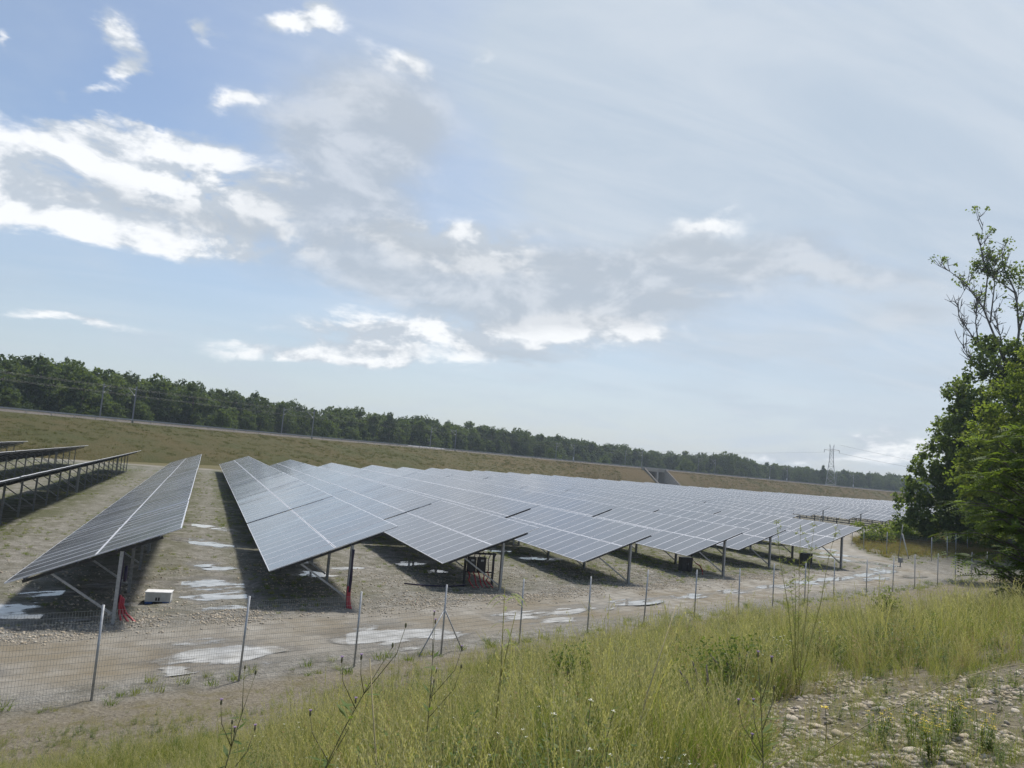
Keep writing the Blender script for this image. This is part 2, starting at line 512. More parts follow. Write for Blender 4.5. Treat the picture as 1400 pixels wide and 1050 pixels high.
# embankment grass
mt, N, b = mat('bank_grass', (0.1, 0.09, 0.03), 0.95, 0.0, 0.2)
geo = N.node('ShaderNodeNewGeometry')
P = geo.outputs['Position']
mpn = N.node('ShaderNodeMapping'); mpn.inputs['Scale'].default_value = (1, 1, 2.5)
N.l.new(P, mpn.inputs[0])
n1 = N.noise(mpn.outputs[0], 0.07, 6, 0.65)
n2 = N.noise(P, 2.2, 7, 0.7)
sx = N.node('ShaderNodeSeparateXYZ'); N.l.new(P, sx.inputs[0])
right = N.smooth(sx.outputs[0], 40.0, 170.0)
c = N.mix(N.smooth(n1, 0.32, 0.68), (0.064, 0.068, 0.020), (0.094, 0.075, 0.028))
c = N.mix(N.mul(right, N.smooth(n1, 0.2, 0.6, 0.35, 0.85)), c, (0.120, 0.085, 0.040))
c = N.mix(N.mul(N.smooth(n2, 0.45, 0.75), 0.3), c, (0.045, 0.052, 0.016))
c = N.mix(N.mul(N.smooth(n2, 0.5, 0.25), 0.3), c, (0.12, 0.10, 0.044))
N.l.new(c, b.inputs['Base Color'])
bn = N.node('ShaderNodeBump'); bn.inputs['Strength'].default_value = 1.0; bn.inputs['Distance'].default_value = 0.5
N.l.new(n2, bn.inputs['Height']); N.l.new(bn.outputs[0], b.inputs['Normal'])
M['bankgrass'] = mt

# cobbles
mt, N, b = mat('cobble', (0.35, 0.31, 0.25), 0.85, 0, 0.3)
oi = N.node('ShaderNodeObjectInfo')
tcn = N.node('ShaderNodeTexCoord')
c = N.ramp(oi.outputs['Random'], [(0.0, (0.32, 0.265, 0.19)), (0.35, (0.44, 0.38, 0.285)), (0.55, (0.27, 0.25, 0.225)), (0.8, (0.40, 0.345, 0.27)), (1.0, (0.54, 0.49, 0.40))])
f = N.noise(tcn.outputs['Object'], 16, 6, 0.65)
c = N.mix(N.mul(N.smooth(f, 0.4, 0.75), 0.5), c, (0.16, 0.135, 0.10))
N.l.new(c, b.inputs['Base Color'])
bn = N.node('ShaderNodeBump'); bn.inputs['Strength'].default_value = 0.3
N.l.new(f, bn.inputs['Height']); N.l.new(bn.outputs[0], b.inputs['Normal'])
M['stone'] = mt

M['grass_g'] = leafy('green_grass', [(0.0, (0.048, 0.100, 0.018)), (0.3, (0.092, 0.155, 0.028)), (0.6, (0.150, 0.195, 0.044)), (0.85, (0.240, 0.240, 0.080)), (1.0, (0.36, 0.31, 0.15))], 0.48, 0.6, 0.62)
M['grass_s'] = leafy('straw_grass', [(0.0, (0.17, 0.20, 0.055)), (0.5, (0.42, 0.37, 0.18)), (1.0, (0.25, 0.25, 0.09))], 0.42, 0.6, 0.5)
M['grass_d'] = leafy('dry_grass', [(0.0, (0.18, 0.13, 0.055)), (0.5, (0.27, 0.185, 0.085)), (1.0, (0.15, 0.125, 0.045))], 0.35, 0.6, 0.5)
M['slope'] = leafy('slope_grass', [(0.0, (0.062, 0.068, 0.021)), (0.5, (0.088, 0.080, 0.029)), (1.0, (0.125, 0.10, 0.042))], 0.30, 0.6, 0.7)
M['seed'] = leafy('seed_heads', [(0.0, (0.46, 0.42, 0.23)), (0.6, (0.58, 0.52, 0.31)), (1.0, (0.40, 0.38, 0.17))], 0.4, 0.6, 0.5)
M['herb'] = leafy('herb_leaves', [(0.0, (0.060, 0.110, 0.030)), (0.6, (0.11, 0.165, 0.045)), (1.0, (0.17, 0.20, 0.07))], 0.45, 0.6, 0.6)
M['pale_leaf'] = leafy('pale_leaves', [(0.0, (0.20, 0.26, 0.07)), (1.0, (0.30, 0.33, 0.13))], 0.45)
M['stem'] = noisy('weed_stem', (0.10, 0.10, 0.045), (0.17, 0.15, 0.075), 12, 0.8)
M['drystem'] = noisy('dry_stem', (0.34, 0.28, 0.15), (0.42, 0.36, 0.20), 9, 0.8)
M['yellow'] = mat('yellow_petals', (0.55, 0.42, 0.03), 0.6)[0]
M['purplefl'] = mat('purple_petals', (0.30, 0.20, 0.38), 0.7)[0]
M['whitefl'] = mat('white_petals', (0.62, 0.62, 0.52), 0.7)[0]
M['forest'] = leafy('forest_leaves', [(0.0, (0.014, 0.034, 0.015)), (0.35, (0.024, 0.052, 0.020)), (0.7, (0.042, 0.076, 0.027)), (1.0, (0.070, 0.104, 0.036))], 0.34, 0.6, 0.62, 0.12)
M['forest_l'] = leafy('light_forest_leaves', [(0.0, (0.038, 0.070, 0.022)), (0.5, (0.062, 0.102, 0.032)), (1.0, (0.09, 0.13, 0.042))], 0.40, 0.6, 0.6, 0.12)
M['darkleaf'] = leafy('dark_leaves', [(0.0, (0.050, 0.092, 0.028)), (0.5, (0.085, 0.14, 0.040)), (1.0, (0.135, 0.18, 0.056))], 0.66, 0.6, 0, 0.35)
M['oliveleaf'] = leafy('olive_leaves', [(0.0, (0.070, 0.12, 0.028)), (0.5, (0.115, 0.165, 0.040)), (1.0, (0.18, 0.21, 0.058))], 0.62, 0.6, 0, 0.4)
M['brightleaf'] = leafy('bright_leaves', [(0.0, (0.045, 0.090, 0.020)), (0.5, (0.072, 0.130, 0.028)), (1.0, (0.115, 0.17, 0.042))], 0.52, 0.6, 0, 0.7)
M['poplar'] = leafy('poplar_leaves', [(0.0, (0.050, 0.090, 0.036)), (0.5, (0.085, 0.135, 0.052)), (1.0, (0.13, 0.175, 0.070))], 0.62, 0.6, 0, 0.35)

# ------------------------------------------------------------------ terrain
# s runs along the wire fence, t away from the fence into the solar field
CA, SA = 0.93, 0.3676
FENCE_T = 17.3


def st(x, y): return CA * x + SA * y, -SA * x + CA * y - FENCE_T
def xy(s, t): return CA * s - SA * (t + FENCE_T), SA * s + CA * (t + FENCE_T)


_prm = RNG.permutation(4096)


def _h(ix, iy):
    return _prm[(_prm[ix & 4095] + iy) & 4095] / 4095.0


def vnoise(x, y):
    x = np.asarray(x, float); y = np.asarray(y, float)
    ix = np.floor(x).astype(int); iy = np.floor(y).astype(int)
    fx = x - ix; fy = y - iy
    fx = fx * fx * (3 - 2 * fx); fy = fy * fy * (3 - 2 * fy)
    a = _h(ix, iy); b_ = _h(ix + 1, iy); c_ = _h(ix, iy + 1); d_ = _h(ix + 1, iy + 1)
    return a + (b_ - a) * fx + (c_ - a) * fy + (a - b_ - c_ + d_) * fx * fy


def fbm(x, y, o=4):
    r = 0; am = 0.5; fr = 1.0
    for i in range(o):
        r = r + am * vnoise(x * fr + 17.3 * i, y * fr + 9.1 * i); am *= 0.5; fr *= 2.03
    return r / (1 - 0.5 ** o)


def sstep(v, lo, hi):
    q = np.clip((v - lo) / (hi - lo), 0, 1)
    return q * q * (3 - 2 * q)


# puddles: centre (x, y), half sizes along s and t, turn about up relative to the fence line
PUDDLES = [
    (-4.9, 26.6, 1.15, 1.6, 0.3), (-2.9, 25.4, 0.45, 0.25, 0.0), (-4.2, 29.8, 1.0, 0.55, 0.0), (-2.6, 31.5, 1.2, 0.5, 0.2), (-1.6, 28.0, 0.9, 0.25, 0.1),
    (0.75, 31.9, 1.4, 1.3, 0.0), (0.9, 29.4, 1.3, 0.9, 0.0), (1.25, 27.3, 0.75, 0.35, 0.0), (0.9, 36.0, 0.7, 1.2, 0.0), (0.6, 44.0, 0.8, 2.8, 0.35), (0.3, 52.0, 0.7, 2.5, 0.35),
    (0.9, 21.6, 1.25, 1.45, 0.0), (2.2, 22.0, 0.9, 0.28, 0.0), (-0.1, 20.2, 0.6, 0.3, 0.0),
    (5.9, 23.6, 1.6, 1.5, 0.0), (7.6, 23.4, 1.0, 0.4, 0.0), (-5.0, 19.6, 1.2, 0.7, 0.0),
    (5.0, 35.0, 1.0, 0.9, 0.2), (4.2, 38.0, 0.9, 0.7, 0.0), (6.6, 36.5, 0.8, 0.5, 0.0), (10.4, 38.5, 0.9, 0.7, 0.2), (11.2, 36.4, 0.7, 0.4, 0.0), (19.0, 42.5, 1.2, 0.7, 0.0), (17.6, 45.5, 1.0, 0.6, 0.0),
    (11.3, 26.6, 1.5, 0.6, 0.0), (14.2, 27.6, 1.7, 0.5, 0.0), (12.6, 25.7, 1.3, 0.4, 0.0), (18.0, 29.3, 1.5, 0.45, 0.0), (21.5, 30.8, 1.6, 0.4, 0.0), (25.5, 32.4, 1.7, 0.45, 0.0), (29.8, 34.2, 1.8, 0.5, 0.0),
    (33.5, 36.0, 1.6, 0.7, 0.0), (37.5, 37.6, 2.2, 0.6, 0.05), (42.5, 40.4, 2.4, 0.55, 0.1), (46.5, 42.5, 2.2, 0.7, 0.2), (41.0, 38.2, 2.4, 0.45, 0.0), (49.2, 46.5, 1.2, 2.0, 0.4), (51.2, 51.0, 1.2, 2.2, 0.35), (53.5, 55.6, 1.2, 2.0, 0.35), (48.0, 49.0, 0.7, 1.8, 0.3), (46.0, 39.5, 1.8, 0.5, 0.0),
]


def puddle_mask(x, y):
    s, t = st(x, y)
    # ragged shores: warp the place, then break the edge up with finer noise
    ws = 1.3 * (fbm(s * 0.9 + 7, t * 1.6, 4) - 0.5)
    wt = 0.9 * (fbm(s * 0.7 + 40, t * 2.2 + 3, 4) - 0.5)
    br = fbm(s * 1.3 + 11, t * 4.2 + 5, 4) - 0.5
    tot = np.zeros_like(s)
    for (px, py, a, b_, rz) in PUDDLES:
        ps, pt = st(px, py)
        ds, dt = s - ps + ws, t - pt + wt
        c_, s_ = math.cos(rz), math.sin(rz)
        q = ((ds * c_ + dt * s_) / a) ** 2 + ((-ds * s_ + dt * c_) / b_) ** 2
        tot = np.maximum(tot, np.exp(-q * 1.1))
    return np.clip(tot * (1 + 1.9 * br) + 0.25 * br * (tot > 0.05), 0, 1)


ROW_Y = 7.445
ROW_X = {k: -4.86 + ROW_Y * k for k in range(-3, 37)}
for k_, v_ in zip(range(7), (-4.63, 2.45, 9.63, 17.43, 25.54, 32.62, 39.35)): ROW_X[k_] = v_


def track_mask(x, y):
    s, t = st(x, y)
    w = 0.6 * (fbm(s * 0.4, t * 0.4 + 50, 3) - 0.5)
    a = sstep(t, 0.9 + w, 1.9 + w) * (1 - sstep(t, 5.0 + w * 2, 6.4 + w * 2)) * (1 - sstep(s, 56, 64))
    # beyond the last near row the track swings away along the row ends
    px = 49.5 + 0.36 * (y - 46.0) + 0.02 * np.maximum(y - 46.0, 0) ** 2
    d = np.abs(x - px + w * 2)
    b_ = (1 - sstep(d, 2.0, 3.6)) * sstep(y, 38, 42) * (1 - sstep(y, 84, 92))
    # path along the embankment foot
    e = np.abs(y - 140.5 - 0.05 * (x + 4))
    c_ = (1 - sstep(e, 1.6, 2.6)) * (x < 60)
    return np.maximum(np.maximum(a, b_), c_)


def bank_h(s, t):
    tp = [-400, -60, -30, -17.3, -15.0, -13.0, -10.0, -6.0, -2.2, -0.8, 0.0]
    zp = [4.2, 4.3, 4.1, 3.87, 3.58, 3.02, 2.12, 1.02, 0.22, 0.04, 0.0]
    return np.interp(t, tp, zp)


def ground_z(x, y, detail=True):
    x = np.asarray(x, float); y = np.asarray(y, float)
    s, t = st(x, y)
    z = bank_h(s, t)
    bk = sstep(-t, 0.5, 3.0)
    z = z + bk * (0.30 * (fbm(x * 0.35, y * 0.35, 3) - 0.5))
    # low dry berm beyond the second fence
    bx = np.exp(-(((x - 79) * 0.8 + (y - 62) * 0.6) / 13) ** 2 - ((-(x - 79) * 0.6 + (y - 62) * 0.8) / 5.5) ** 2)
    z = z + 1.0 * bx
    if detail:
        near = (1 - sstep(np.hypot(x - 15, y - 35), 70, 160))
        tm = track_mask(x, y)
        n1 = fbm(x * 0.55 + 5, y * 0.55, 4) - 0.5
        n2 = fbm(x * 2.4, y * 2.4 + 31, 3) - 0.5
        z = z + near * (0.10 * n1 + 0.10 * n2 * (1 - 0.75 * tm)) * (1 - 0.5 * bk)
        # ruts run along the track
        rut = 0.035 * np.cos((t - 3.4) * 2 * math.pi / 1.9) * tm * (t < 7) * (t > 0)
        z = z + near * rut * (1 - bk)
        z = z - 0.11 * puddle_mask(x, y)
    return z


def breaks(*segs):
    out = []
    for a, b_, st_ in segs:
        out += list(np.arange(a, b_ - 1e-6, st_))
    out.append(segs[-1][1])
    return np.array(out)


gs = breaks((-2600, -600, 250), (-600, -100, 50), (-100, -20, 5), (-20, -6, 0.5), (-6, 34, 0.125), (34, 66, 0.22), (66, 110, 1.0), (110, 260, 6), (260, 700, 40), (700, 3200, 250))
gt = breaks((-600, -60, 60), (-60, -24, 4), (-24, -1.2, 0.28), (-1.2, 15, 0.115), (15, 40, 0.3), (40, 70, 1.0), (70, 150, 3.0), (150, 400, 20), (400, 3600, 320))
S_, T_ = np.meshgrid(gs, gt)
GX, GY = xy(S_, T_)
GZ = ground_z(GX, GY)
# the far land sinks a little so that it never cuts the wood's feet
ns, nt = len(gs), len(gt)
idx = np.arange(ns * nt).reshape(nt, ns)
GF = np.stack([idx[:-1, :-1], idx[:-1, 1:], idx[1:, 1:], idx[1:, :-1]], -1).reshape(-1, 4)
gx, gy, gz = GX.ravel(), GY.ravel(), GZ.ravel()
tm = track_mask(gx, gy)
pm = puddle_mask(gx, gy)
s_all, t_all = st(gx, gy)
under = np.zeros_like(gx)
for k_, x0 in ROW_X.items():
    if k_ < 8:
        under = np.maximum(under, sstep(gx, x0 - 1.8, x0 - 0.4) * (1 - sstep(gx, x0 + 3.2, x0 + 5.6)))
green = np.clip(0.35 + 0.75 * under, 0, 1) * (1 - tm) * sstep(t_all, 6, 9)
green = green * np.clip(0.45 + sstep(gx, 6, 26) * 0.4 + sstep(gy, 34, 60) * 0.5, 0, 1)
bank = sstep(-t_all, -0.6, 0.8)
dryb = np.exp(-(((gx - 79) * 0.8 + (gy - 62) * 0.6) / 16) ** 2 - ((-(gx - 79) * 0.6 + (gy - 62) * 0.8) / 8) ** 2)
dryf = np.maximum(np.clip(dryb * 1.6, 0, 1), sstep(np.hypot(gx, gy), 170, 260))
dryf = np.maximum(dryf, sstep(gy, 141.5, 143.5) * (gx < 90)) * (1 - tm)
wet = np.clip(sstep(pm, 0.03, 0.30) + 0.15 * tm, 0, 1)
me = np_mesh('ground', np.stack([gx, gy, gz], 1), GF, [M['ground']], True,
             attrs={'track': ('FLOAT', tm.astype(np.float32)), 'wet': ('FLOAT', wet.astype(np.float32)), 'green': ('FLOAT', green.astype(np.float32)),
                    'bank': ('FLOAT', bank.astype(np.float32)), 'dry': ('FLOAT', dryf.astype(np.float32))})
tag(link('ground', me), kind='structure')

# puddles: level water sheets lying in the hollows of the ground; shallow water lets the mud show
for (px, py, a, b_, rz) in PUDDLES:
    s0, t0 = st(px, py)
    n = 34
    rr = np.linspace(-1.9, 1.9, n)
    uu, vv = np.meshgrid(rr, rr)
    c_, s_ = math.cos(rz), math.sin(rz)
    qx, qy = xy(s0 + (uu * a * c_ - vv * b_ * s_).ravel(), t0 + (uu * a * s_ + vv * b_ * c_).ravel())
    gz_ = ground_z(qx, qy)
    core = (uu ** 2 + vv ** 2).ravel() < 0.8
    lvl = float(np.percentile(gz_[core], 78))
    ii = np.arange(n * n).reshape(n, n)
    F_ = np.stack([ii[:-1, :-1], ii[:-1, 1:], ii[1:, 1:], ii[1:, :-1]], -1).reshape(-1, 4)
    rad_ = np.sqrt(uu ** 2 + vv ** 2).ravel()
    dep = lvl - gz_ - 0.12 * sstep(rad_, 1.2, 1.8)
    F_ = F_[dep[F_].max(1) > -0.004]
    if len(F_) == 0: continue
    V_ = np.stack([qx, qy, np.full(n * n, lvl)], 1)
    me_ = np_mesh('puddle', V_, F_, [M['water']], attrs={'depth': ('FLOAT', dep.astype(np.float32))})
    tag(link('puddle', me_), kind='structure')

# ------------------------------------------------------------------ solar tables
ZL, ZU, WX = 1.16, 2.83, 4.255
TILT = math.atan2(ZU - ZL, WX)
SL = math.hypot(WX, ZU - ZL)
PW, PL, PT = 1.133, 2.275, 0.036
PITCH = 1.153


def panel_geo(mb_v, mb_f, mb_m, uv, origin, ex, ey, ez):
    """one framed module: rim, glass set 3 mm below it, underside"""
    b = len(mb_v)
    fr = 0.028
    o = Vector(origin)

    def p(x, y, z): return tuple(o + ex * x + ey * y + ez * z)
    mb_v += [p(0, 0, -PT), p(PL, 0, -PT), p(PL, PW, -PT), p(0, PW, -PT), p(0, 0, 0), p(PL, 0, 0), p(PL, PW, 0), p(0, PW, 0),
             p(fr, fr, 0), p(PL - fr, fr, 0), p(PL - fr, PW - fr, 0), p(fr, PW - fr, 0)]
    F = [(0, 3, 2, 1, 2), (0, 1, 5, 4, 0), (1, 2, 6, 5, 0), (2, 3, 7, 6, 0), (3, 0, 4, 7, 0), (4, 5, 9, 8, 0), (5, 6, 10, 9, 0), (6, 7, 11, 10, 0), (7, 4, 8, 11, 0), (8, 9, 10, 11, 1)]
    for f in F:
        mb_f.append(tuple(b + i for i in f[:4])); mb_m.append(f[4])
        if f[4] == 1: uv += [(0, 0), (1, 0), (1, 1), (0, 1)]
        else: uv += [(0.1, 0.1)] * 4


def finish_panel(name, v, f, m_, uv):
    me = np_mesh(name, v, f, [M['alu'], M['glass'], M['black']], False, m_)
    ul = me.uv_layers.new(name='UVMap')
    ul.data.foreach_set('uv', np.asarray(uv, np.float32).ravel())
    return me


v, f, m_, uv = [], [], [], []
panel_geo(v, f, m_, uv, (0, 0, 0), Vector((1, 0, 0)), Vector((0, 1, 0)), Vector((0, 0, 1)))
PANEL_ME = finish_panel('panel', v, f, m_, uv)
EX = Vector((math.cos(TILT), 0, math.sin(TILT)))
EZ = Vector((-math.sin(TILT), 0, math.cos(TILT)))
EY = Vector((0, 1, 0))
POST_X = 2.72            # post line, from the low edge
POST_Z = ZL + POST_X * math.tan(TILT) - 0.16


def on_plane(u, y, dz=0.0): return Vector((u * math.cos(TILT) - dz * math.sin(TILT), y, ZL + u * math.sin(TILT) + dz * math.cos(TILT)))


def c_post(mb, y, bottom=-0.3, mat=0):
    # C-profile steel post: web and two flanges
    x = POST_X
    mb.box((x, y, (POST_Z + bottom) / 2), (0.012, 0.15, POST_Z - bottom), mat)
    for s_ in (-1, 1):
        mb.box((x + 0.046, y + s_ * 0.069, (POST_Z + bottom) / 2), (0.08, 0.012, POST_Z - bottom), mat)


def front_post_me(mat_):
    mb = MB(); c_post(mb, 0.0); return mb.mesh('post', mat_)


def brace_geo(mb, y, mat=0):
    mb.bar((POST_X - 0.03, y + 0.06, 0.28), on_plane(1.05, y + 0.06, -0.17), 0.05, 0.06, mat)


def rafter_geo(mb, y, mat=0):
    mb.bar(on_plane(0.35, y, -0.145), on_plane(SL - 0.55, y, -0.135), 0.05, 0.08, mat, EZ)


def purlin_geo(mb, u, L, mat=0):
    mb.bar(on_plane(u, -0.05, -0.066), on_plane(u, L + 0.09, -0.066), 0.05, 0.055, mat, EZ)


POST_ME = front_post_me(M['galv_old'])
FPOST_ME = front_post_me(M['galv'])
mb = MB(); brace_geo(mb, 0); BRACE_ME = mb.mesh('brace', M['galv'])
mb = MB(); rafter_geo(mb, 0); RAFTER_ME = mb.mesh('rafter', M['dark_steel'])
PURL = {}
PURL_U = (0.48, 1.78, 2.80, 3.95)


def purlin_me(n, i):
    if (n, i) not in PURL:
        mb = MB(); purlin_geo(mb, PURL_U[i], n * PITCH); PURL[(n, i)] = mb.mesh('purlin', M['dark_steel'])
    return PURL[(n, i)]


ORD = ['first', 'second', 'third', 'fourth', 'fifth', 'sixth', 'seventh', 'eighth', 'ninth', 'tenth', 'eleventh', 'twelfth']


def frame_ys(n, first):
    L = n * PITCH
    k = max(2, round(L / 4.55))
    return [0.28 + i * (L - 0.56) / k for i in range(k + 1)]


def make_table(X, Y, n, zoff, single_panels, single_frame, label, group, cat='solar table'):
    root = empty('solar_table', (X, Y, zoff))
    tag(root, label, cat, group)
    L = n * PITCH
    yaw = random.gauss(0, 0.0006)
    root.rotation_euler = (random.gauss(0, 0.0008), random.gauss(0, 0.003), yaw)
    if single_panels:
        for r in range(2):
            for c_ in range(n):
                q = on_plane(r * (PL + 0.022), c_ * PITCH)
                o = link('panel', PANEL_ME, root, q)
                o.rotation_euler = (random.gauss(0, 0.004), -TILT + random.gauss(0, 0.0022), 0)
    else:
        v, f, m_, uv = [], [], [], []
        for r in range(2):
            for c_ in range(n):
                a = random.gauss(0, 0.0016); e_ = random.gauss(0, 0.0022)
                ex = (EX + EZ * a).normalized(); ey = (EY + EZ * e_).normalized()
                panel_geo(v, f, m_, uv, on_plane(r * (PL + 0.022), c_ * PITCH), ex, ey, ex.cross(ey))
        o = link('panel_field', finish_panel('panel_field', v, f, m_, uv), root)
        o['kind'] = 'stuff'
    ys = frame_ys(n, single_panels)
    if single_frame:
        for i, y in enumerate(ys):
            link('post', FPOST_ME if i == 0 else POST_ME, root, (0, y, 0))
            link('brace', BRACE_ME, root, (0, y, 0))
            link('rafter', RAFTER_ME, root, (0, y, 0))
        for i in range(4): link('purlin', purlin_me(n, i), root)
    else:
        mb = MB()
        for y in ys:
            c_post(mb, y); brace_geo(mb, y); rafter_geo(mb, y, 1)
        for i in range(4): purlin_geo(mb, PURL_U[i], L, 1)
        o = mb.build('steel_frame', [M['galv_old'], M['dark_steel']], root)
        o['kind'] = 'stuff'
    return root


FRONT_Y = {-3: 36.0, -2: 34.0, -1: 28.0, 0: 24.72, 1: 27.3, 2: 31.07, 3: 33.59, 4: 36.8, 5: 41.32, 6: 41.92}
DZ = {0: -0.02, 1: 0.07, 2: -0.04, 3: -0.13, 4: -0.02, 5: -0.05, 6: 0.13}
END_Y = {-3: 125.5, -2: 125.7, -1: 117.0}
XE = [-30, 0, 7, 14, 21.5, 30, 37, 44, 52, 62, 81, 100, 127, 151, 192, 300]
YE = [124, 131, 134, 139, 144, 147, 152, 154, 172, 184, 189.5, 194, 194, 194, 204, 232]
NAMES = {-3: 'leftmost row', -2: 'second row from left', -1: 'third row from left', 0: 'lone row left of the puddled lane',
         1: 'first row right of the lane', 2: 'second row right of the lane', 3: 'third row right of the lane', 4: 'fourth row right of the lane',
         5: 'fifth row right of the lane', 6: 'last near row beside the track'}
SECT = ['front section', 'second section', 'third section', 'fourth section', 'fifth section']
for k in range(-3, 37):
    X = ROW_X[k]
    if k in FRONT_Y: y0 = FRONT_Y[k]
    elif k <= 11: y0 = 57.0 + (k - 7) * 8.3
    else: y0 = max(91.0, 0.80 * X)
    ye = END_Y.get(k, float(np.interp(X + WX, XE, YE)))
    sect = 0
    y = y0
    dz = DZ.get(k, random.gauss(0, 0.05))
    if k >= 7: dz = 0.06 * math.sin(k * 1.7) + random.gauss(0, 0.02)
    while ye - y > 9:
        n = 13 if (sect == 0 and k <= 16) else 26
        rest = ye - y
        if rest < n * PITCH + 8: n = max(5, int(rest / PITCH))
        if k <= 6:
            if k >= 0: lab = 'blue-grey solar panel table, %s of the %s' % (SECT[min(sect, 4)], NAMES[k])
            else: lab = 'solar table showing its dark underside, %s of the %s' % (SECT[min(sect, 4)], NAMES[k])
            grp = 'solar panel tables in the near rows'
        elif 11 <= k <= 15 and sect == 0:
            lab = 'solar table with dark open front behind the round shrubs, %s from the left' % ORD[k - 11]
            grp = 'far solar tables facing the shrubs'
        else:
            lab = 'distant solar panel table in the pale sheet of rows below the embankment'
            grp = 'distant solar panel tables'
        single_p = 0 <= k <= 6 and sect < 2
        single_f = (k <= 6 and y < 100) or (11 <= k <= 15 and sect == 0)
        make_table(X, y, n, dz, single_p, single_f, lab, grp)
        y += n * PITCH + (0.38 if k != 0 else 0.05)
        sect += 1

# ------------------------------------------------------------------ cables, boxes and cabinets at the row fronts


def post_xy(k): return ROW_X[k] + POST_X, FRONT_Y[k] + 0.28


def cable_drop(k, spread, label, loops=True, by=0.0):
    px, py = post_xy(k)
    root = empty('cable_bundle', (px, py, 0))
    tag(root, label, 'cable bundle', 'cable drops on the row posts')
    mb = MB()
    for i in range(4):
        ox, oy = 0.05 + 0.03 * (i % 2), by - 0.10 - 0.035 * i
        pts = [(ox + 0.012 * math.sin(z * 5 + i), oy + 0.015 * math.sin(z * 4 + i * 2), z) for z in np.linspace(POST_Z - 0.05, 0.55, 8)]
        mb.tube(pts, 0.017, 5)
    mb.build('black_cable', M['purple'], root)
    mb = MB()
    for i in range(3):
        ox, oy = 0.05 + 0.045 * (i - 1) + (0.12 if by else 0), by - 0.14 + 0.03 * i
        sx = spread * (0.35 + 0.4 * i)
        pts = [(ox, oy, 0.75 - 0.05 * i), (ox, oy, 0.45), (ox + sx * 0.25, oy - 0.05, 0.22), (ox + sx * 0.6, oy - 0.1, 0.08), (ox + sx, oy - 0.12 - 0.1 * i, -0.06)]
        mb.tube(pts, 0.034, 7)
    mb.build('red_conduit', M['red'], root)
    if loops:
        mb = MB()
        for j in range(3):
            pts = [(0.16 + 0.02 * j, by - 0.05 + 0.15 * math.cos(a), 1.35 + 0.22 * math.sin(a)) for a in np.linspace(0, 2 * math.pi, 17)]
            mb.tube(pts, 0.018, 5)
        mb.build('cable_coil', M['purple'], root)
    return root


cable_drop(0, 0.42, 'dark cables and splayed red conduits behind the thick front post beside the white box', True, 0.42)
cable_drop(1, 0.06, 'dark cables in a drooping red sleeve on the front post right of the puddled lane', False)


def white_box():
    root = empty('equipment_box', (-0.85, 28.25, float(ground_z(-0.85, 28.25)) - 0.01), R(-6))
    root.scale = (0.74, 0.74, 0.8)
    tag(root, 'white rectangular equipment box with blue foot band lying on gravel', 'box')
    mb = MB(); mb.box((0, 0, 0.26), (1.04, 0.62, 0.36)); mb.build('body', M['offwhite'], root)
    mb = MB(); mb.box((0, 0, 0.458), (1.09, 0.68, 0.03)); mb.build('lid', M['white'], root)
    for x in (-0.36, 0.36):
        mb = MB(); mb.box((x, -0.002, 0.035), (0.30, 0.63, 0.09)); mb.build('foot', M['blue'], root)
    for x in (-0.06, 0.05):
        mb = MB(); mb.box((x, -0.313, 0.19), (0.07, 0.012, 0.13)); mb.build('vent', M['black'], root)


white_box()


def inverter_rack():
    px, py = post_xy(2)
    root = empty('inverter_rack', (px - 0.55, py + 0.9, 0))
    tag(root, 'dark inverter rack with tangled red conduits under the second row right of the lane', 'inverter rack')
    for sx in (-0.75, 0.55):
        mb = MB(); mb.box((sx, 0, 0.66), (0.08, 0.08, 1.6)); mb.build('upright', M['dark_steel'], root)
    mb = MB(); mb.box((-0.1, 0, 1.42), (1.5, 0.06, 0.08)); mb.box((-0.1, 0, 0.62), (1.4, 0.06, 0.06)); mb.build('crossbar', M['dark_steel'], root)
    for i, sx in enumerate((-0.5, -0.05)):
        b_ = MB(); b_.box((sx, -0.12, 0.98), (0.36, 0.2, 0.62)); bo = b_.build('inverter', M['black'], root)
        l_ = MB(); l_.box((sx, -0.225, 1.15), (0.14, 0.012, 0.08)); l_.build('name_plate', M['galv'], bo)
    mb = MB()
    for i in range(5):
        x = -0.62 + i * 0.22
        mb.tube([(x, -0.1, 0.68), (x + 0.05, -0.22, 0.5), (x + 0.10 * math.sin(i), -0.25, 0.32), (x + 0.16, -0.2, 0.12), (x + 0.3, -0.3, -0.05)], 0.03, 6)
    mb.build('red_conduit', M['red'], root)
    mb = MB()
    for i in range(6):
        x = -0.7 + i * 0.24
        mb.tube([(x, -0.05, 1.5), (x + 0.08, -0.12, 1.4), (x - 0.04, -0.2, 1.15), (x + 0.02, -0.2, 0.7)], 0.02, 5)
    mb.tube([(-0.7, -0.2, 0.1), (-1.5, -0.3, 0.03), (-2.6, -0.1, 0.03), (-3.3, 0.3, 0.02)], 0.03, 6)
    mb.build('black_cable', M['purple'], root)


inverter_rack()


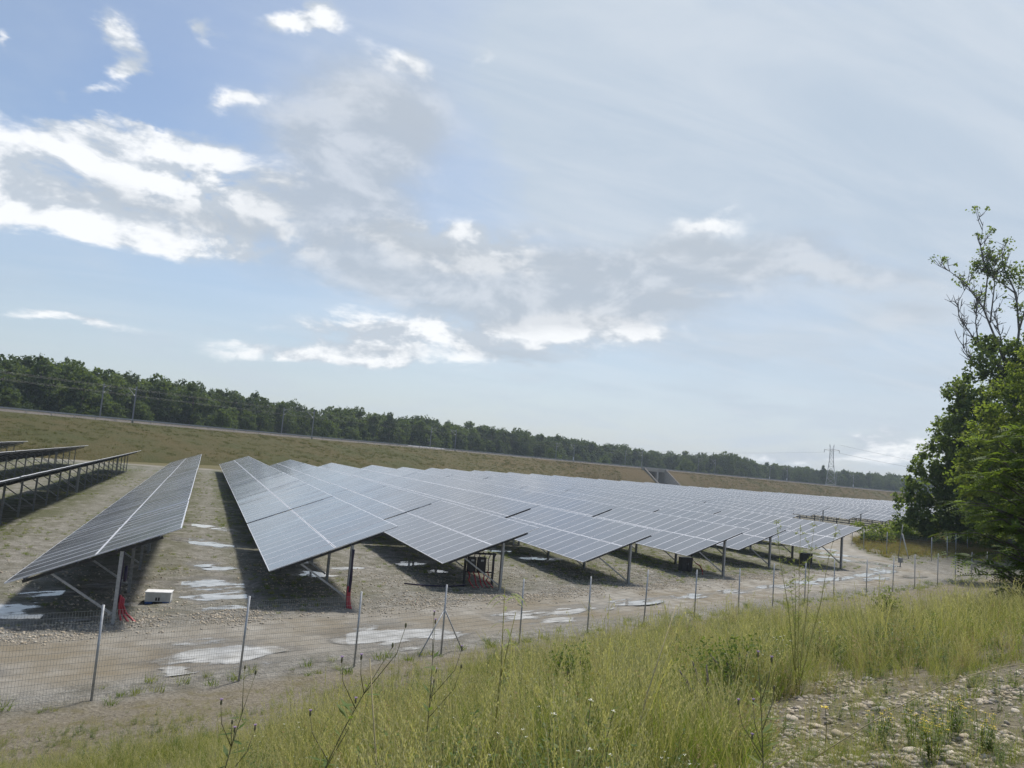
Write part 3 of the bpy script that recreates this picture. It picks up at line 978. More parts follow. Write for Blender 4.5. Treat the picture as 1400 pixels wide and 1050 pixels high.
def cabinet(x, y, w, label, extra=True):
    root = empty('switch_cabinet', (x, y, 0), R(4))
    root.scale = (0.8, 0.8, 0.78)
    tag(root, label, 'cabinet', 'dark cabinets under the row fronts')
    mb = MB(); mb.box((0, 0, 0.62), (w, 0.42, 0.95)); mb.build('housing', M['dark_steel'], root)
    for i in (-1, 1):
        d = MB(); d.box((i * w / 4, -0.218, 0.62), (w / 2 - 0.03, 0.02, 0.88)); do = d.build('door', M['dark_steel'], root)
        h = MB(); h.box((i * 0.06, -0.24, 0.66), (0.02, 0.03, 0.14)); h.build('handle', M['galv'], do)
    for sx in (-1, 1):
        mb = MB(); mb.box((sx * (w / 2 - 0.06), 0, 0.05), (0.06, 0.36, 0.2)); mb.build('leg', M['galv_old'], root)
    mb = MB(); mb.box((0, 0, 1.11), (w + 0.06, 0.5, 0.03)); mb.build('lid', M['dark_steel'], root)


cabinet(ROW_X[4] + 0.95, 38.2, 0.95, 'dark switch cabinet under the front of the fourth row right of the lane')
cabinet(ROW_X[6] + 0.55, 43.2, 1.15, 'dark switch cabinet under the front of the last near row')
root = empty('conduit_stub', (ROW_X[4] + 1.75, 37.6, 0))
tag(root, 'bent red conduit leaning between the cabinet and post of the fourth row', 'conduit')
mb = MB(); mb.tube([(0, 0, -0.05), (-0.05, 0, 0.25), (-0.2, 0.05, 0.5), (-0.45, 0.1, 0.62)], 0.035, 7); mb.build('red_sleeve', M['red'], root)
mb = MB(); mb.tube([(-0.45, 0.1, 0.62), (-0.6, 0.2, 0.8), (-0.7, 0.3, 1.2)], 0.018, 6); mb.build('dark_cable', M['purple'], root)

# ------------------------------------------------------------------ wire fences
FS = [-7.4, -4.2, -1.05, 2.05, 5.17, 8.26, 11.33, 14.16, 17.22, 20.4, 23.5, 26.75, 30.05, 32.95, 36.0, 39.11, 43.04, 46.67, 50.05, 53.91, 57.24, 60.6, 64]


def fence(pts, height, label, group, strut_at=(), lean=0.02, mesh=True, post_r=0.026, cell=(0.055, 0.11)):
    root = empty('wire_fence', (*pts[0], float(ground_z(*pts[0]))))
    tag(root, label, 'fence', group)
    o = Vector(root.location)
    tops = []
    for i, p in enumerate(pts):
        z = float(ground_z(*p))
        b_ = Vector((p[0], p[1], z - 0.2)) - o
        lx, ly = random.gauss(0, lean), random.gauss(0, lean)
        t_ = Vector((p[0] + lx, p[1] + ly, z + height + random.gauss(0, 0.03))) - o
        tops.append((Vector((p[0], p[1], z)) - o, t_))
        mb = MB(); mb.tube([b_, t_], post_r, 8)
        po = mb.build('post', M['galv'], root)
        if i in strut_at:
            d = Vector((CA, SA, 0))
            for s_ in (-1, 1):
                mb = MB()
                e = Vector((p[0], p[1], z)) + d * s_ * 0.85 - o
                mb.tube([b_ + (t_ - b_) * 0.68, Vector((e.x, e.y, float(ground_z(e.x + o.x, e.y + o.y)) - o.z - 0.1))], 0.018, 6)
                mb.build('strut', M['galv'], root)
    V, F = [], []
    hw = 0.0021

    def strip(a, b_, wd):
        i = len(V)
        V.extend([a - wd, a + wd, b_ + wd, b_ - wd]); F.append((i, i + 1, i + 2, i + 3))
        n_ = Vector((-wd.y, wd.x, 0)) if abs(wd.z) < 1e-9 else Vector((0, 0, 1)).cross(Vector((0, 0, 1)))
    for (a0, a1), (b0, b1) in zip(tops[:-1], tops[1:]):
        L = (b0 - a0).length
        d = (b0 - a0).normalized()
        nv = max(2, int(L / cell[0]))
        H_ = 0.94
        for i in range(nv):
            q = i / nv
            lo = a0.lerp(b0, q); hi = a0.lerp(a1, H_).lerp(b0.lerp(b1, H_), q)
            strip(lo, hi, d * hw)
        nh = int(height * H_ / cell[1])
        for j in range(nh + 1):
            q = H_ * j / nh
            strip(a0.lerp(a1, q), b0.lerp(b1, q), Vector((0, 0, hw * 1.2)))
    w_ = link('wire_mesh', np_mesh('wire_mesh', [tuple(v) for v in V], np.array(F), [M['wire']]), root)
    w_['kind'] = 'stuff'
    return root


fence([xy(s_, 0.0) for s_ in FS], 1.93, 'long grey wire mesh fence between the grassy bank and dirt track', 'wire fences', strut_at=(7,))
F2 = [(69.5, 76.0), (67.5, 71.2), (65.7, 66.4), (60.5, 59.5), (55.5, 54.0), (51.8, 50.0), (53.5, 47.6), (57.5, 48.6), (61.8, 50.9), (66.6, 53.4), (71, 55.5), (76, 57.4)]
F2 = [(72.5, 80.0), (68.8, 72.5), (65.2, 66.0), (61.6, 60.4), (58.6, 56.0), (57.4, 52.3), (59.2, 49.2), (62.8, 50.6), (66.9, 53.0), (71, 55.0), (75, 57.0)]
fence(F2, 2.0, 'wire mesh fence across the curving track in front of the dry berm', 'wire fences', cell=(0.10, 0.2), post_r=0.03)

root = empty('leaning_pole', (57.0, 50.0, float(ground_z(57.0, 50.0))))
tag(root, 'pale leaning pole propped beside the fence on the far side of the track', 'pole')
mb = MB(); mb.tube([(0.5, 0, -0.1), (-0.25, 0.1, 2.1)], 0.05, 8); mb.build('shaft', M['offwhite'], root)
mb = MB(); mb.tube([(-0.45, 0.3, -0.1), (-0.2, 0.12, 2.9)], 0.03, 8); mb.build('stay', M['galv_old'], root)
root = empty('marker_post', (50.4, 44.6, float(ground_z(50.4, 44.6))))
tag(root, 'small dark grey marker box on the edge of the curving track', 'marker')
mb = MB(); mb.box((0, 0, 0.50), (0.26, 0.2, 0.36)); mb.build('box', M['galv_old'], root)
mb = MB(); mb.tube([(0, 0, -0.1), (0, 0, 0.33)], 0.04, 6); mb.build('leg', M['galv_old'], root)

# ------------------------------------------------------------------ railway embankment
CREST = [(-330, -80, 7.0), (-120, 95, 7.05), (-36.4, 169.6, 7.06), (21.8, 218, 7.25), (75, 262, 7.6), (136, 300, 7.62), (205, 318, 7.4), (290, 333, 7.0), (374, 345, 6.45), (600, 372, 5.6), (1100, 440, 5.2)]


def resample(poly, step):
    out = []
    P_ = [Vector(p) for p in poly]
    # Catmull-Rom
    for i in range(len(P_) - 1):
        p0, p1, p2, p3 = P_[max(i - 1, 0)], P_[i], P_[i + 1], P_[min(i + 2, len(P_) - 1)]
        n = max(1, int((p2 - p1).length / step))
        for j in range(n):
            q = j / n
            out.append(0.5 * ((2 * p1) + (p2 - p0) * q + (2 * p0 - 5 * p1 + 4 * p2 - p3) * q * q + (3 * p1 - p0 - 3 * p2 + p3) * q ** 3))
    out.append(P_[-1])
    return out


cr = resample(CREST, 4.0)
nrm = []
for i in range(len(cr)):
    d = (cr[min(i + 1, len(cr) - 1)] - cr[max(i - 1, 0)]); d.z = 0; d.normalize()
    nrm.append(Vector((d.y, -d.x, 0)))   # points to the near (field) side


def crest_off(i, off, dz=0.0): return Vector((cr[i].x + nrm[i].x * off, cr[i].y + nrm[i].y * off, cr[i].z + dz))


prof = [(31, -8.0), (29.5, -7.1), (25, -5.7), (20, -4.4), (15, -3.15), (10, -2.0), (6, -1.1), (3, -0.42), (1.0, -0.06), (0, 0), (-14, 0.0), (-20, -2.4), (-32, -8)]
RUN = [float(np.interp(cr[i].x, [60, 150], [1.0, 0.38])) for i in range(len(cr))]
V = []
for i in range(len(cr)):
    tot = cr[i].z + 0.4
    for o_, dz_ in prof:
        if o_ > 1: o_ *= RUN[i]
        z = dz_ / 8.0 * tot if dz_ < -0.5 else dz_
        q = crest_off(i, o_, z)
        if -0.2 > dz_ > -7.5:
            q.z += 0.5 * (float(fbm(q.x * 0.12, q.y * 0.12, 3)) - 0.5)
        V.append(tuple(q))
npf = len(prof)
# opening for the underpass
UP = min(range(len(cr)), key=lambda i: abs(math.degrees(math.atan2(cr[i].x, cr[i].y)) - 31.6))
F = []
for i in range(len(cr) - 1):
    if UP - 1 <= i < UP + 2: continue
    for j in range(npf - 1):
        F.append((i * npf + j, i * npf + j + 1, (i + 1) * npf + j + 1, (i + 1) * npf + j))
tag(link('railway_embankment', np_mesh('railway_embankment', V, np.array(F), [M['bankgrass']], True)), kind='structure')

# track bed, rails and the low barrier on the crest
VB, FB = [], []
for i in range(len(cr)):
    VB += [tuple(crest_off(i, o_, dz_)) for o_, dz_ in ((-1.6, 0.004), (-2.2, 0.42), (-11.2, 0.42), (-12.2, 0.004))]
for i in range(len(cr) - 1):
    for j in range(3): FB.append((i * 4 + j, i * 4 + j + 1, (i + 1) * 4 + j + 1, (i + 1) * 4 + j))
tag(link('track_bed', np_mesh('track_bed', VB, np.array(FB), [M['ballast']])), kind='structure')
RAIL_L = ['nearest brown steel rail on the embankment crest', 'second brown steel rail from the field side', 'third brown steel rail from the field side', 'farthest brown steel rail, towards the wood']
for ri, o_ in enumerate((-3.6, -5.1, -8.0, -9.5)):
    mb = MB(); mb.tube([crest_off(i, o_, 0.48) for i in range(0, len(cr), 2)], 0.05, 4, smooth=False)
    tag(mb.build('rail', M['rail']), RAIL_L[ri], 'rail', 'railway rails')
root = empty('crash_barrier', tuple(cr[20]))
tag(root, 'low grey barrier running along the crest of the embankment', 'barrier')
ob = cr[20]
mb = MB()
i1 = min(len(cr) - 1, UP + 60)
for i in range(0, i1 - 1):
    a, b_ = crest_off(i, -0.5, 0.72) - ob, crest_off(i + 1, -0.5, 0.72) - ob
    mb.bar(a, b_, 0.06, 0.32)
mb.build('beam', M['galv_old'], root)
mb = MB()
for i in range(0, i1):
    mb.box(crest_off(i, -0.56, 0.3) - ob, (0.1, 0.1, 0.9))
po = mb.build('posts', M['galv_old'], root); po['kind'] = 'stuff'; po.name = 'barrier_post'

# catenary masts


def crest_at(azd):
    best = min(range(1, len(cr) - 1), key=lambda i: abs(math.degrees(math.atan2(cr[i].x + nrm[i].x * -0.9, cr[i].y + nrm[i].y * -0.9)) - azd))
    return best


def mast(i, off, side, h, label, sign=False):
    p = crest_off(i, off)
    d = Vector((-nrm[i].y, nrm[i].x, 0))
    root = empty('catenary_mast', tuple(p), math.atan2(nrm[i].y, nrm[i].x))
    tag(root, label, 'mast', 'railway catenary masts')
    mb = MB()
    for s_ in (-0.11, 0.11): mb.box((0, s_, h / 2 - 0.3), (0.2, 0.03, h + 0.6))
    mb.box((0, 0, h / 2 - 0.3), (0.03, 0.22, h + 0.6))
    mb.build('pole', M['galv_old'], root)
    sx = side
    mb = MB()
    mb.tube([(0, 0, h - 0.7), (sx * 2.9, 0, h - 0.2)], 0.05, 6)
    mb.tube([(0, 0, h - 2.3), (sx * 2.6, 0, h - 0.45)], 0.05, 6)
    mb.tube([(sx * 1.5, 0, h - 1.25), (sx * 3.2, 0, h - 1.75)], 0.04, 6)
    mb.build('cantilever', M['galv_old'], root)
    for z in (h - 0.78, h - 2.2):
        mb = MB(); mb.tube([(sx * 0.15, 0, z + 0.02), (sx * 0.6, 0, z + (0.1 if z > h - 1 else 0.33))], 0.11, 8); mb.build('insulator', M['offwhite'], root)
    if sign:
        mb = MB(); mb.box((0, -0.16, 1.55), (0.5, 0.04, 1.3)); mb.build('sign_plate', M['white'], root)


PLACES = ['in the leftmost pair', 'in the second pair from left', 'in the pair beside the white roof', 'in the fourth pair from left', 'in the pair just left of the underpass', 'in the first pair right of the underpass', 'in the pair nearest left of the pylon', 'in the pair between pylon and dark tree']
for (azd, nm) in zip((-5.0, 7.2, 17.3, 26.4, 31.0, 36.5, 41.2, 45.5), PLACES):
    i = crest_at(azd)
    h = 8.1
    mast(i, -0.9, -1, h, 'catenary mast before the rails, ' + nm, azd > 40 or 25 < azd < 28)
    mast(i, -12.6, 1, h + 0.4, 'catenary mast behind the rails, ' + nm, 40 < azd < 43)
i = crest_at(-24.0)
mast(i, -0.9, -1, 8.1, 'grey steel catenary mast beyond the left end of the view')
for o_, dz_, lab in ((-4.4, 6.3, 'lower thin overhead railway wire on the near track'), (-4.4, 7.7, 'upper thin overhead railway wire on the near track'), (-8.8, 6.3, 'lower thin overhead railway wire on the far track'), (-8.8, 7.7, 'upper thin overhead railway wire on the far track')):
    mb = MB(); mb.tube([crest_off(i, o_, dz_) for i in range(0, i1, 2)], 0.012, 4, smooth=False)
    tag(mb.build('overhead_wire', M['dark_steel']), lab, 'wire', 'overhead railway wires')

# underpass
u0, u1 = UP - 1, UP + 2
pc = crest_off(UP, 0)
dU = (cr[u1] - cr[u0]); dU.z = 0
wid = dU.length; dU.normalize()
nU = Vector((dU.y, -dU.x, 0))
mid_ = (cr[u0] + cr[u1]) / 2
root = empty('railway_underpass', (mid_.x, mid_.y, 0), math.atan2(dU.y, dU.x))
bpy.context.view_layer.update()
tag(root, 'grey concrete railway underpass with slanting wing walls in the embankment', 'bridge')
HZ = mid_.z
mb = MB(); mb.box((0, 6.5, HZ - 0.45), (wid + 3, 15.5, 0.9)); mb.build('deck', M['concrete'], root)
for y_, nm in ((-1.35, 'parapet'), (14.4, 'parapet')):
    mb = MB(); mb.box((0, y_, HZ + 0.25), (wid + 3.4, 0.22, 0.9)); mb.build(nm, M['concrete'], root)
for x_ in (-wid / 2 - 0.4, wid / 2 + 0.4):
    mb = MB(); mb.box((x_, 6.5, (HZ - 0.9) / 2 - 0.2), (1.0, 15.0, HZ - 0.5)); mb.build('abutment', M['concrete'], root)
mb = MB(); mb.box((wid * 0.14, -0.6, (HZ - 0.9) / 2 - 0.2), (1.1, 1.2, HZ - 0.5)); mb.box((wid * 0.14, 10, (HZ - 0.9) / 2 - 0.2), (1.1, 1.2, HZ - 0.5)); mb.build('pier', M['concrete'], root)
for s_ in (-1, 1):
    x0, x1 = s_ * (wid / 2 - 0.25), s_ * (wid / 2 + 0.55)
    mb = MB()
    mb.quadbox([(x0, -12.2, -0.5), (x1, -12.2, -0.5), (x1, -1.3, -0.5), (x0, -1.3, -0.5), (x0, -12.2, 0.5), (x1, -12.2, 0.5), (x1, -1.3, HZ + 0.35), (x0, -1.3, HZ + 0.35)])
    mb.build('wing_wall', M['concrete'], root)
    mb = MB()
    mb.bar((x0 + s_ * 0.4, -1.3, HZ + 0.45), (x0 + s_ * 0.4, -12.2, 0.6), 0.9, 0.18); mb.build('coping', M['ballast'], root)
tag(link('underpass_road', np_mesh('underpass_road', [tuple(root.matrix_basis @ Vector(v_)) for v_ in ((-wid / 2, -45, 0.03), (wid / 2, -45, 0.03), (wid / 2, 40, 0.03), (-wid / 2, 40, 0.03))], np.array([(0, 1, 2, 3)]), [M['concrete']])), kind='structure')

# long white roof beyond the crest
i = crest_at(16.6); i2 = crest_at(18.9)
pa, pb = crest_off(i, -17, 0), crest_off(i2, -17, 0)
root = empty('white_shed', tuple((pa + pb) / 2 - Vector((0, 0, (pa.z + pb.z) / 2 - 3))), math.atan2(pb.y - pa.y, pb.x - pa.x))
tag(root, 'long low shed whose white roof shows above the embankment before the wood', 'shed')
Ls = (pb - pa).length
mb = MB(); mb.box((0, 0, 2.2), (Ls, 4.5, 5.4)); mb.build('wall', M['offwhite'], root)
mb = MB(); mb.box((0, -1.2, 5.25), (Ls + 0.6, 2.9, 0.12), 0, Matrix.Rotation(R(12), 3, 'X')); mb.box((0, 1.2, 5.25), (Ls + 0.6, 2.9, 0.12), 0, Matrix.Rotation(R(-12), 3, 'X')); mb.build('roof', M['white'], root)

# pylon and its lines
PX, PY = 372.0, 384.0
root = empty('power_pylon', (PX, PY, 0), R(-42))
tag(root, 'tall grey lattice pylon rising above the wood left of the big tree', 'pylon')
HP = 33.5


def leg_x(z): return np.interp(z, [0, 11, 22, 30, HP], [3.6, 2.5, 1.35, 1.0, 1.35])


mb = MB()
lv = [0, 4, 8, 12, 16, 19.5, 22.5, 25, 27.5, 30]
for sx in (-1, 1):
    for sy in (-1, 1):
        mb.tube([(sx * leg_x(z), sy * leg_x(z) * 0.8, z) for z in lv], 0.14, 4, smooth=False)
mb.build('leg', M['galv'], root)
mb = MB()
for z0, z1 in zip(lv[:-1], lv[1:]):
    for sy in (-1, 1):
        for sx in (-1, 1):
            mb.tube([(sx * leg_x(z0), sy * leg_x(z0) * .8, z0), (-sx * leg_x(z1), sy * leg_x(z1) * .8, z1)], 0.07, 4, smooth=False)
            mb.tube([(sy * leg_x(z0), sx * leg_x(z0) * .8, z0), (sy * leg_x(z1), -sx * leg_x(z1) * .8, z1)], 0.07, 4, smooth=False)
    for sy in (-1, 1): mb.tube([(-leg_x(z1), sy * leg_x(z1) * .8, z1), (leg_x(z1), sy * leg_x(z1) * .8, z1)], 0.07, 4, smooth=False)
mb.build('bracing', M['galv'], root)
mb = MB()
for sx in (-1, 1):
    mb.tube([(sx * 1.0, 0, 30.0), (sx * 1.35, 0, HP)], 0.13, 4, smooth=False)
    mb.tube([(sx * 0.2, 0, 30.0), (sx * 1.35, 0, HP)], 0.09, 4, smooth=False)
mb.build('peak', M['galv'], root)
for z in (30.0,):
    mb = MB()
    for sy in (-.5, .5):
        mb.tube([(-4.6, 0, z), (-1, sy, z + 0.5), (1, sy, z + 0.5), (4.6, 0, z)], 0.1, 4, smooth=False)
        mb.tube([(-4.6, 0, z), (-1, sy, z - 0.6), (1, sy, z - 0.6), (4.6, 0, z)], 0.1, 4, smooth=False)
    mb.build('cross_arm', M['galv'], root)
for sx in (-4.4, 4.4):
    mb = MB(); mb.tube([(sx, 0, z) for z in np.linspace(30, 28.2, 6)], [0.1, 0.16, 0.1, 0.16, 0.1, 0.16], 6); mb.build('insulator', M['dark_steel'], root)
for (ex_, ey_, ez_, lab, w0) in ((640, 250, 22, 'thin power line dipping from the pylon to the right', 0.06), (640, 258, 25, 'upper thin power line dipping from the pylon to the right', 0.045), (120, 640, 30, 'faint power line running from the pylon to the left', 0.03)):
    sgn = 1 if ex_ > 400 else -1
    a = Vector((PX + 3.2 * sgn, PY - 2.9 * sgn, 28.3 if 'upper' not in lab else HP)); b_ = Vector((ex_, ey_, ez_))
    pts = [a.lerp(b_, q) - Vector((0, 0, 4 * 9.0 * q * (1 - q))) for q in np.linspace(0, 1, 20)]
    mb = MB(); mb.tube(pts, w0, 4, smooth=False)
    tag(mb.build('power_line', M['dark_steel']), lab, 'power line', 'power lines at the pylon')

# ------------------------------------------------------------------ scattering helper (geometry nodes, for uncountable growth only)


def scatter(name, pts, rots, scales, idx, sources, onground=True):
    pts = np.asarray(pts, float)
    if onground: pts[:, 2] += ground_z(pts[:, 0], pts[:, 1])
    col = bpy.data.collections.new(name + '_sources')
    for i, me_ in enumerate(sources):
        so = bpy.data.objects.new('%s_source_%02d' % (name, i), me_)
        col.objects.link(so)
    n = len(pts)
    me = bpy.data.meshes.new(name)
    me.vertices.add(n)
    me.vertices.foreach_set('co', np.asarray(pts, np.float32).ravel())
    for nm, dt, arr in (('rot', 'FLOAT_VECTOR', rots), ('scl', 'FLOAT', scales), ('pick', 'INT', idx)):
        at = me.attributes.new(nm, dt, 'POINT')
        at.data.foreach_set('vector' if dt == 'FLOAT_VECTOR' else 'value', np.asarray(arr, np.int32 if dt == 'INT' else np.float32).ravel())
    o = bpy.data.objects.new(name, me)
    COL.objects.link(o)
    ng = bpy.data.node_groups.new(name, 'GeometryNodeTree')
    ng.interface.new_socket('Geometry', in_out='INPUT', socket_type='NodeSocketGeometry')
    ng.interface.new_socket('Geometry', in_out='OUTPUT', socket_type='NodeSocketGeometry')
    N_ = ng.nodes
    gi, go = N_.new('NodeGroupInput'), N_.new('NodeGroupOutput')
    ip = N_.new('GeometryNodeInstanceOnPoints')
    ci = N_.new('GeometryNodeCollectionInfo')
    ci.inputs['Collection'].default_value = col
    ci.inputs['Separate Children'].default_value = True
    ci.inputs['Reset Children'].default_value = True
    ip.inputs['Pick Instance'].default_value = True

    def na(nm, dt):
        a = N_.new('GeometryNodeInputNamedAttribute'); a.data_type = dt; a.inputs[0].default_value = nm
        return a.outputs[0]
    ng.links.new(gi.outputs[0], ip.inputs['Points'])
    ng.links.new(ci.outputs[0], ip.inputs['Instance'])
    ng.links.new(na('pick', 'INT'), ip.inputs['Instance Index'])
    ng.links.new(na('rot', 'FLOAT_VECTOR'), ip.inputs['Rotation'])
    ng.links.new(na('scl', 'FLOAT'), ip.inputs['Scale'])
    ng.links.new(ip.outputs[0], go.inputs[0])
    md = o.modifiers.new('scatter', 'NODES')
    md.node_group = ng
    o['kind'] = 'stuff'
    return o


# ------------------------------------------------------------------ leaves and crowns
def leaf_quads(C, size, up=0.3, aspect=0.55, out=None):
    n = len(C)
    nr = RNG.normal(size=(n, 3))
    if out is not None: nr = nr * 0.75 + out
    nr[:, 2] += up
    nr /= np.linalg.norm(nr, axis=1, keepdims=True) + 1e-9
    a = RNG.normal(size=(n, 3))
    t = np.cross(nr, a); t /= np.linalg.norm(t, axis=1, keepdims=True) + 1e-9
    b_ = np.cross(nr, t)
    sz = size * RNG.uniform(0.6, 1.35, (n, 1))
    w = sz * aspect
    V = np.stack([C - t * sz * 0.5, C + b_ * w * 0.5 + nr * sz * 0.06, C + t * sz * 0.5, C - b_ * w * 0.5 + nr * sz * 0.06], 1).reshape(-1, 3)
    F = np.arange(4 * n).reshape(n, 4)
    return V, F


def lobe_points(lobes, n, shell=0.55):
    """points spread mostly through the outer part of each lobe (x,y,z,rx,ry,rz)"""
    L = np.array(lobes, float)
    wgt = (L[:, 3] * L[:, 4] * L[:, 5]) ** (2 / 3)
    pick = RNG.choice(len(L), n, p=wgt / wgt.sum())
    d = RNG.normal(size=(n, 3)); d /= np.linalg.norm(d, axis=1, keepdims=True)
    r = shell + (1 - shell) * RNG.random((n, 1)) ** 0.6
    r = r * (0.86 + 0.3 * RNG.random((n, 1)))
    # clumpy: pull leaves towards random twig centres on the lobe surface
    k = 26
    tw = RNG.normal(size=(len(L), k, 3)); tw /= np.linalg.norm(tw, axis=2, keepdims=True)
    near = np.einsum('nkj,nj->nk', tw[pick], d).argmax(1)
    dn = tw[pick, near]
    mixf = RNG.uniform(0.15, 0.75, (n, 1))
    d2 = d * (1 - mixf) + dn * mixf
    d2 /= np.linalg.norm(d2, axis=1, keepdims=True)
    gap = 0.80 + 0.28 * RNG.random((len(L), k))[pick, near][:, None]
    return L[pick, :3] + d2 * r * gap * L[pick, 3:6], d2


def crown_lobes(h, r, base, n, seed, top=1.0):
    rr = np.random.default_rng(seed)
    out = []
    for i in range(n):
        q = (i + 0.5) / n
        z = base + (h - base) * (q * 0.88 + 0.02)
        prof_ = math.sin(math.pi * min(0.97, 0.22 + 0.72 * q)) ** 0.7
        a = i * 2.4 + rr.uniform(-0.5, 0.5)
        d = r * prof_ * rr.uniform(0.25, 0.72)
        s_ = r * rr.uniform(0.34, 0.58) * (1.05 - 0.4 * q)
        out.append((math.cos(a) * d, math.sin(a) * d, z, s_, s_, s_ * rr.uniform(0.7, 0.95)))
    out.append((0, 0, base + (h - base) * 0.5, r * 0.55, r * 0.55, (h - base) * 0.42))
    return out


def trunk_geo(mb, h, r0, lobes, seed, lean=0.03):
    rr = random.Random(seed)
    n = 6
    pts = [(rr.uniform(-1, 1) * lean * h * (i / n), rr.uniform(-1, 1) * lean * h * (i / n), -0.4 + (h * 0.82 + 0.4) * i / n) for i in range(n + 1)]
    mb.tube(pts, [r0 * (1.25 if i == 0 else 1) * (1 - 0.82 * i / n) for i in range(n + 1)], 8)
    for (x, y, z, rx, ry, rz) in lobes[:-1]:
        zi = max(h * 0.18, z - math.hypot(x, y) * 0.9 - 0.3)
        q = min(0.98, zi / (h * 0.82)); j = min(n - 1, int(q * n)); f = q * n - j
        a = Vector(pts[j]).lerp(Vector(pts[j + 1]), max(0, min(1, f)))
        b_ = Vector((x, y, z))
        m1 = a.lerp(b_, 0.5) + Vector((rr.uniform(-.3, .3), rr.uniform(-.3, .3), 0.2))
        mb.tube([a, m1, b_], [r0 * 0.36, r0 * 0.22, r0 * 0.06], 6)
    return pts


def tree_meshes(h, r, base, nlobes, nleaf, size, seed, leafmat, barkmat, r0, up=0.35, shell=0.55):
    lb = crown_lobes(h, r, base, nlobes, seed)
    P_, d_ = lobe_points(lb, nleaf, shell)
    V, F = leaf_quads(P_, size, up, 0.62, d_ * 0.6)
    cme = np_mesh('crown', V, F, [leafmat])
    mb = MB(); trunk_geo(mb, h, r0, lb, seed)
    return cme, mb.mesh('trunk', barkmat)


def joined(cme, tme):
    """crown and trunk in one source mesh for the wood"""
    nv1, nv2 = len(cme.vertices), len(tme.vertices)
    co1 = np.empty(nv1 * 3, np.float32); cme.vertices.foreach_get('co', co1)
    co2 = np.empty(nv2 * 3, np.float32); tme.vertices.foreach_get('co', co2)
    V = [tuple(x) for x in co1.reshape(-1, 3)] + [tuple(x) for x in co2.reshape(-1, 3)]
    F = [tuple(p.vertices) for p in cme.polygons] + [tuple(nv1 + i for i in p.vertices) for p in tme.polygons]
    me = bpy.data.meshes.new('wood_tree')
    me.from_pydata(V, [], F)
    me.materials.append(cme.materials[0]); me.materials.append(tme.materials[0])
    me.polygons.foreach_set('material_index', [0] * len(cme.polygons) + [1] * len(tme.polygons))
    me.update()
    return me


# the wood beyond the railway: one mass of many crowns
SRC_T = []
for i, (r, base, nl) in enumerate(((6.8, 1.8, 15), (5.6, 2.2, 14), (7.6, 1.8, 17), (5.0, 2.4, 13), (6.4, 1.5, 16))):
    SRC_T.append(joined(*tree_meshes(20, r, base, nl, 7200, 0.68, 100 + i, M['forest'], M['bark'], 0.32)))
for i, (r, base, nl) in enumerate(((6.8, 2.0, 15), (5.8, 2.5, 14))):
    SRC_T.append(joined(*tree_meshes(20, r, base, nl, 7200, 0.68, 140 + i, M['forest_l'], M['bark'], 0.3)))
EDGE = [(-32, 205, 4.6), (-20, 208, 4.7), (-13, 214, 4.55), (-10, 222, 4.75), (-6.5, 232, 4.25), (-0.8, 256, 3.85), (5.4, 285, 3.3), (10, 310, 3.15), (15.5, 345, 3.0), (23.4, 415, 2.55), (28, 470, 2.2), (32.3, 520, 1.85), (37.5, 520, 2.05), (40, 600, 1.55), (44, 640, 1.45), (48.7, 690, 1.45), (56, 700, 1.6), (66, 690, 1.7), (80, 600, 2.0)]
ea = [e[0] for e in EDGE]
pts, rots, scl, pick = [], [], [], []
for j in range(6):
    a = -32.0
    while a < 80:
        D0 = np.interp(a, ea, [e[1] for e in EDGE]); e0 = np.interp(a, ea, [e[2] for e in EDGE])
        D = D0 + j * 8.5 + random.uniform(-3.5, 3.5)
        lump = 0.30 * (float(fbm(np.array([a * 0.55 + 3.0 * j]), np.array([j * 2.7]), 3)[0]) - 0.5)
        hgt = EYE + D * math.tan(R(e0)) * (random.uniform(0.76 + 0.02 * j, 1.0) + lump)
        if j == 0: hgt *= random.uniform(0.62, 0.95)
        aa = R(a + random.uniform(-0.4, 0.4))
        pts.append((D * math.sin(aa), D * math.cos(aa), -0.3))
        rots.append((random.gauss(0, 0.04), random.gauss(0, 0.04), random.uniform(0, 6.28)))
        scl.append(hgt / 20)
        big_light = float(vnoise(np.array([pts[-1][0] * 0.025]), np.array([pts[-1][1] * 0.025]))[0])
        pick.append(random.choice([5, 6]) if (big_light > 0.62 and j < 3 and random.random() < 0.7) or random.random() < 0.06 else random.randrange(5))
        a += math.degrees(random.uniform(4.6, 7.2) / D)
# lower thicket along the wood's edge
a = -32.0
while a < 80:
    D = np.interp(a, ea, [e[1] for e in EDGE]) - random.uniform(4, 10)
    pts.append((D * math.sin(R(a)), D * math.cos(R(a)), -0.8))
    rots.append((0, 0, random.uniform(0, 6.28))); scl.append(random.uniform(0.32, 0.58)); pick.append(random.choice([5, 6, 4, 0]))
    a += math.degrees(random.uniform(3.0, 5.5) / D)
tag(scatter('woodland', pts, rots, scl, pick, SRC_T, False), kind='stuff')

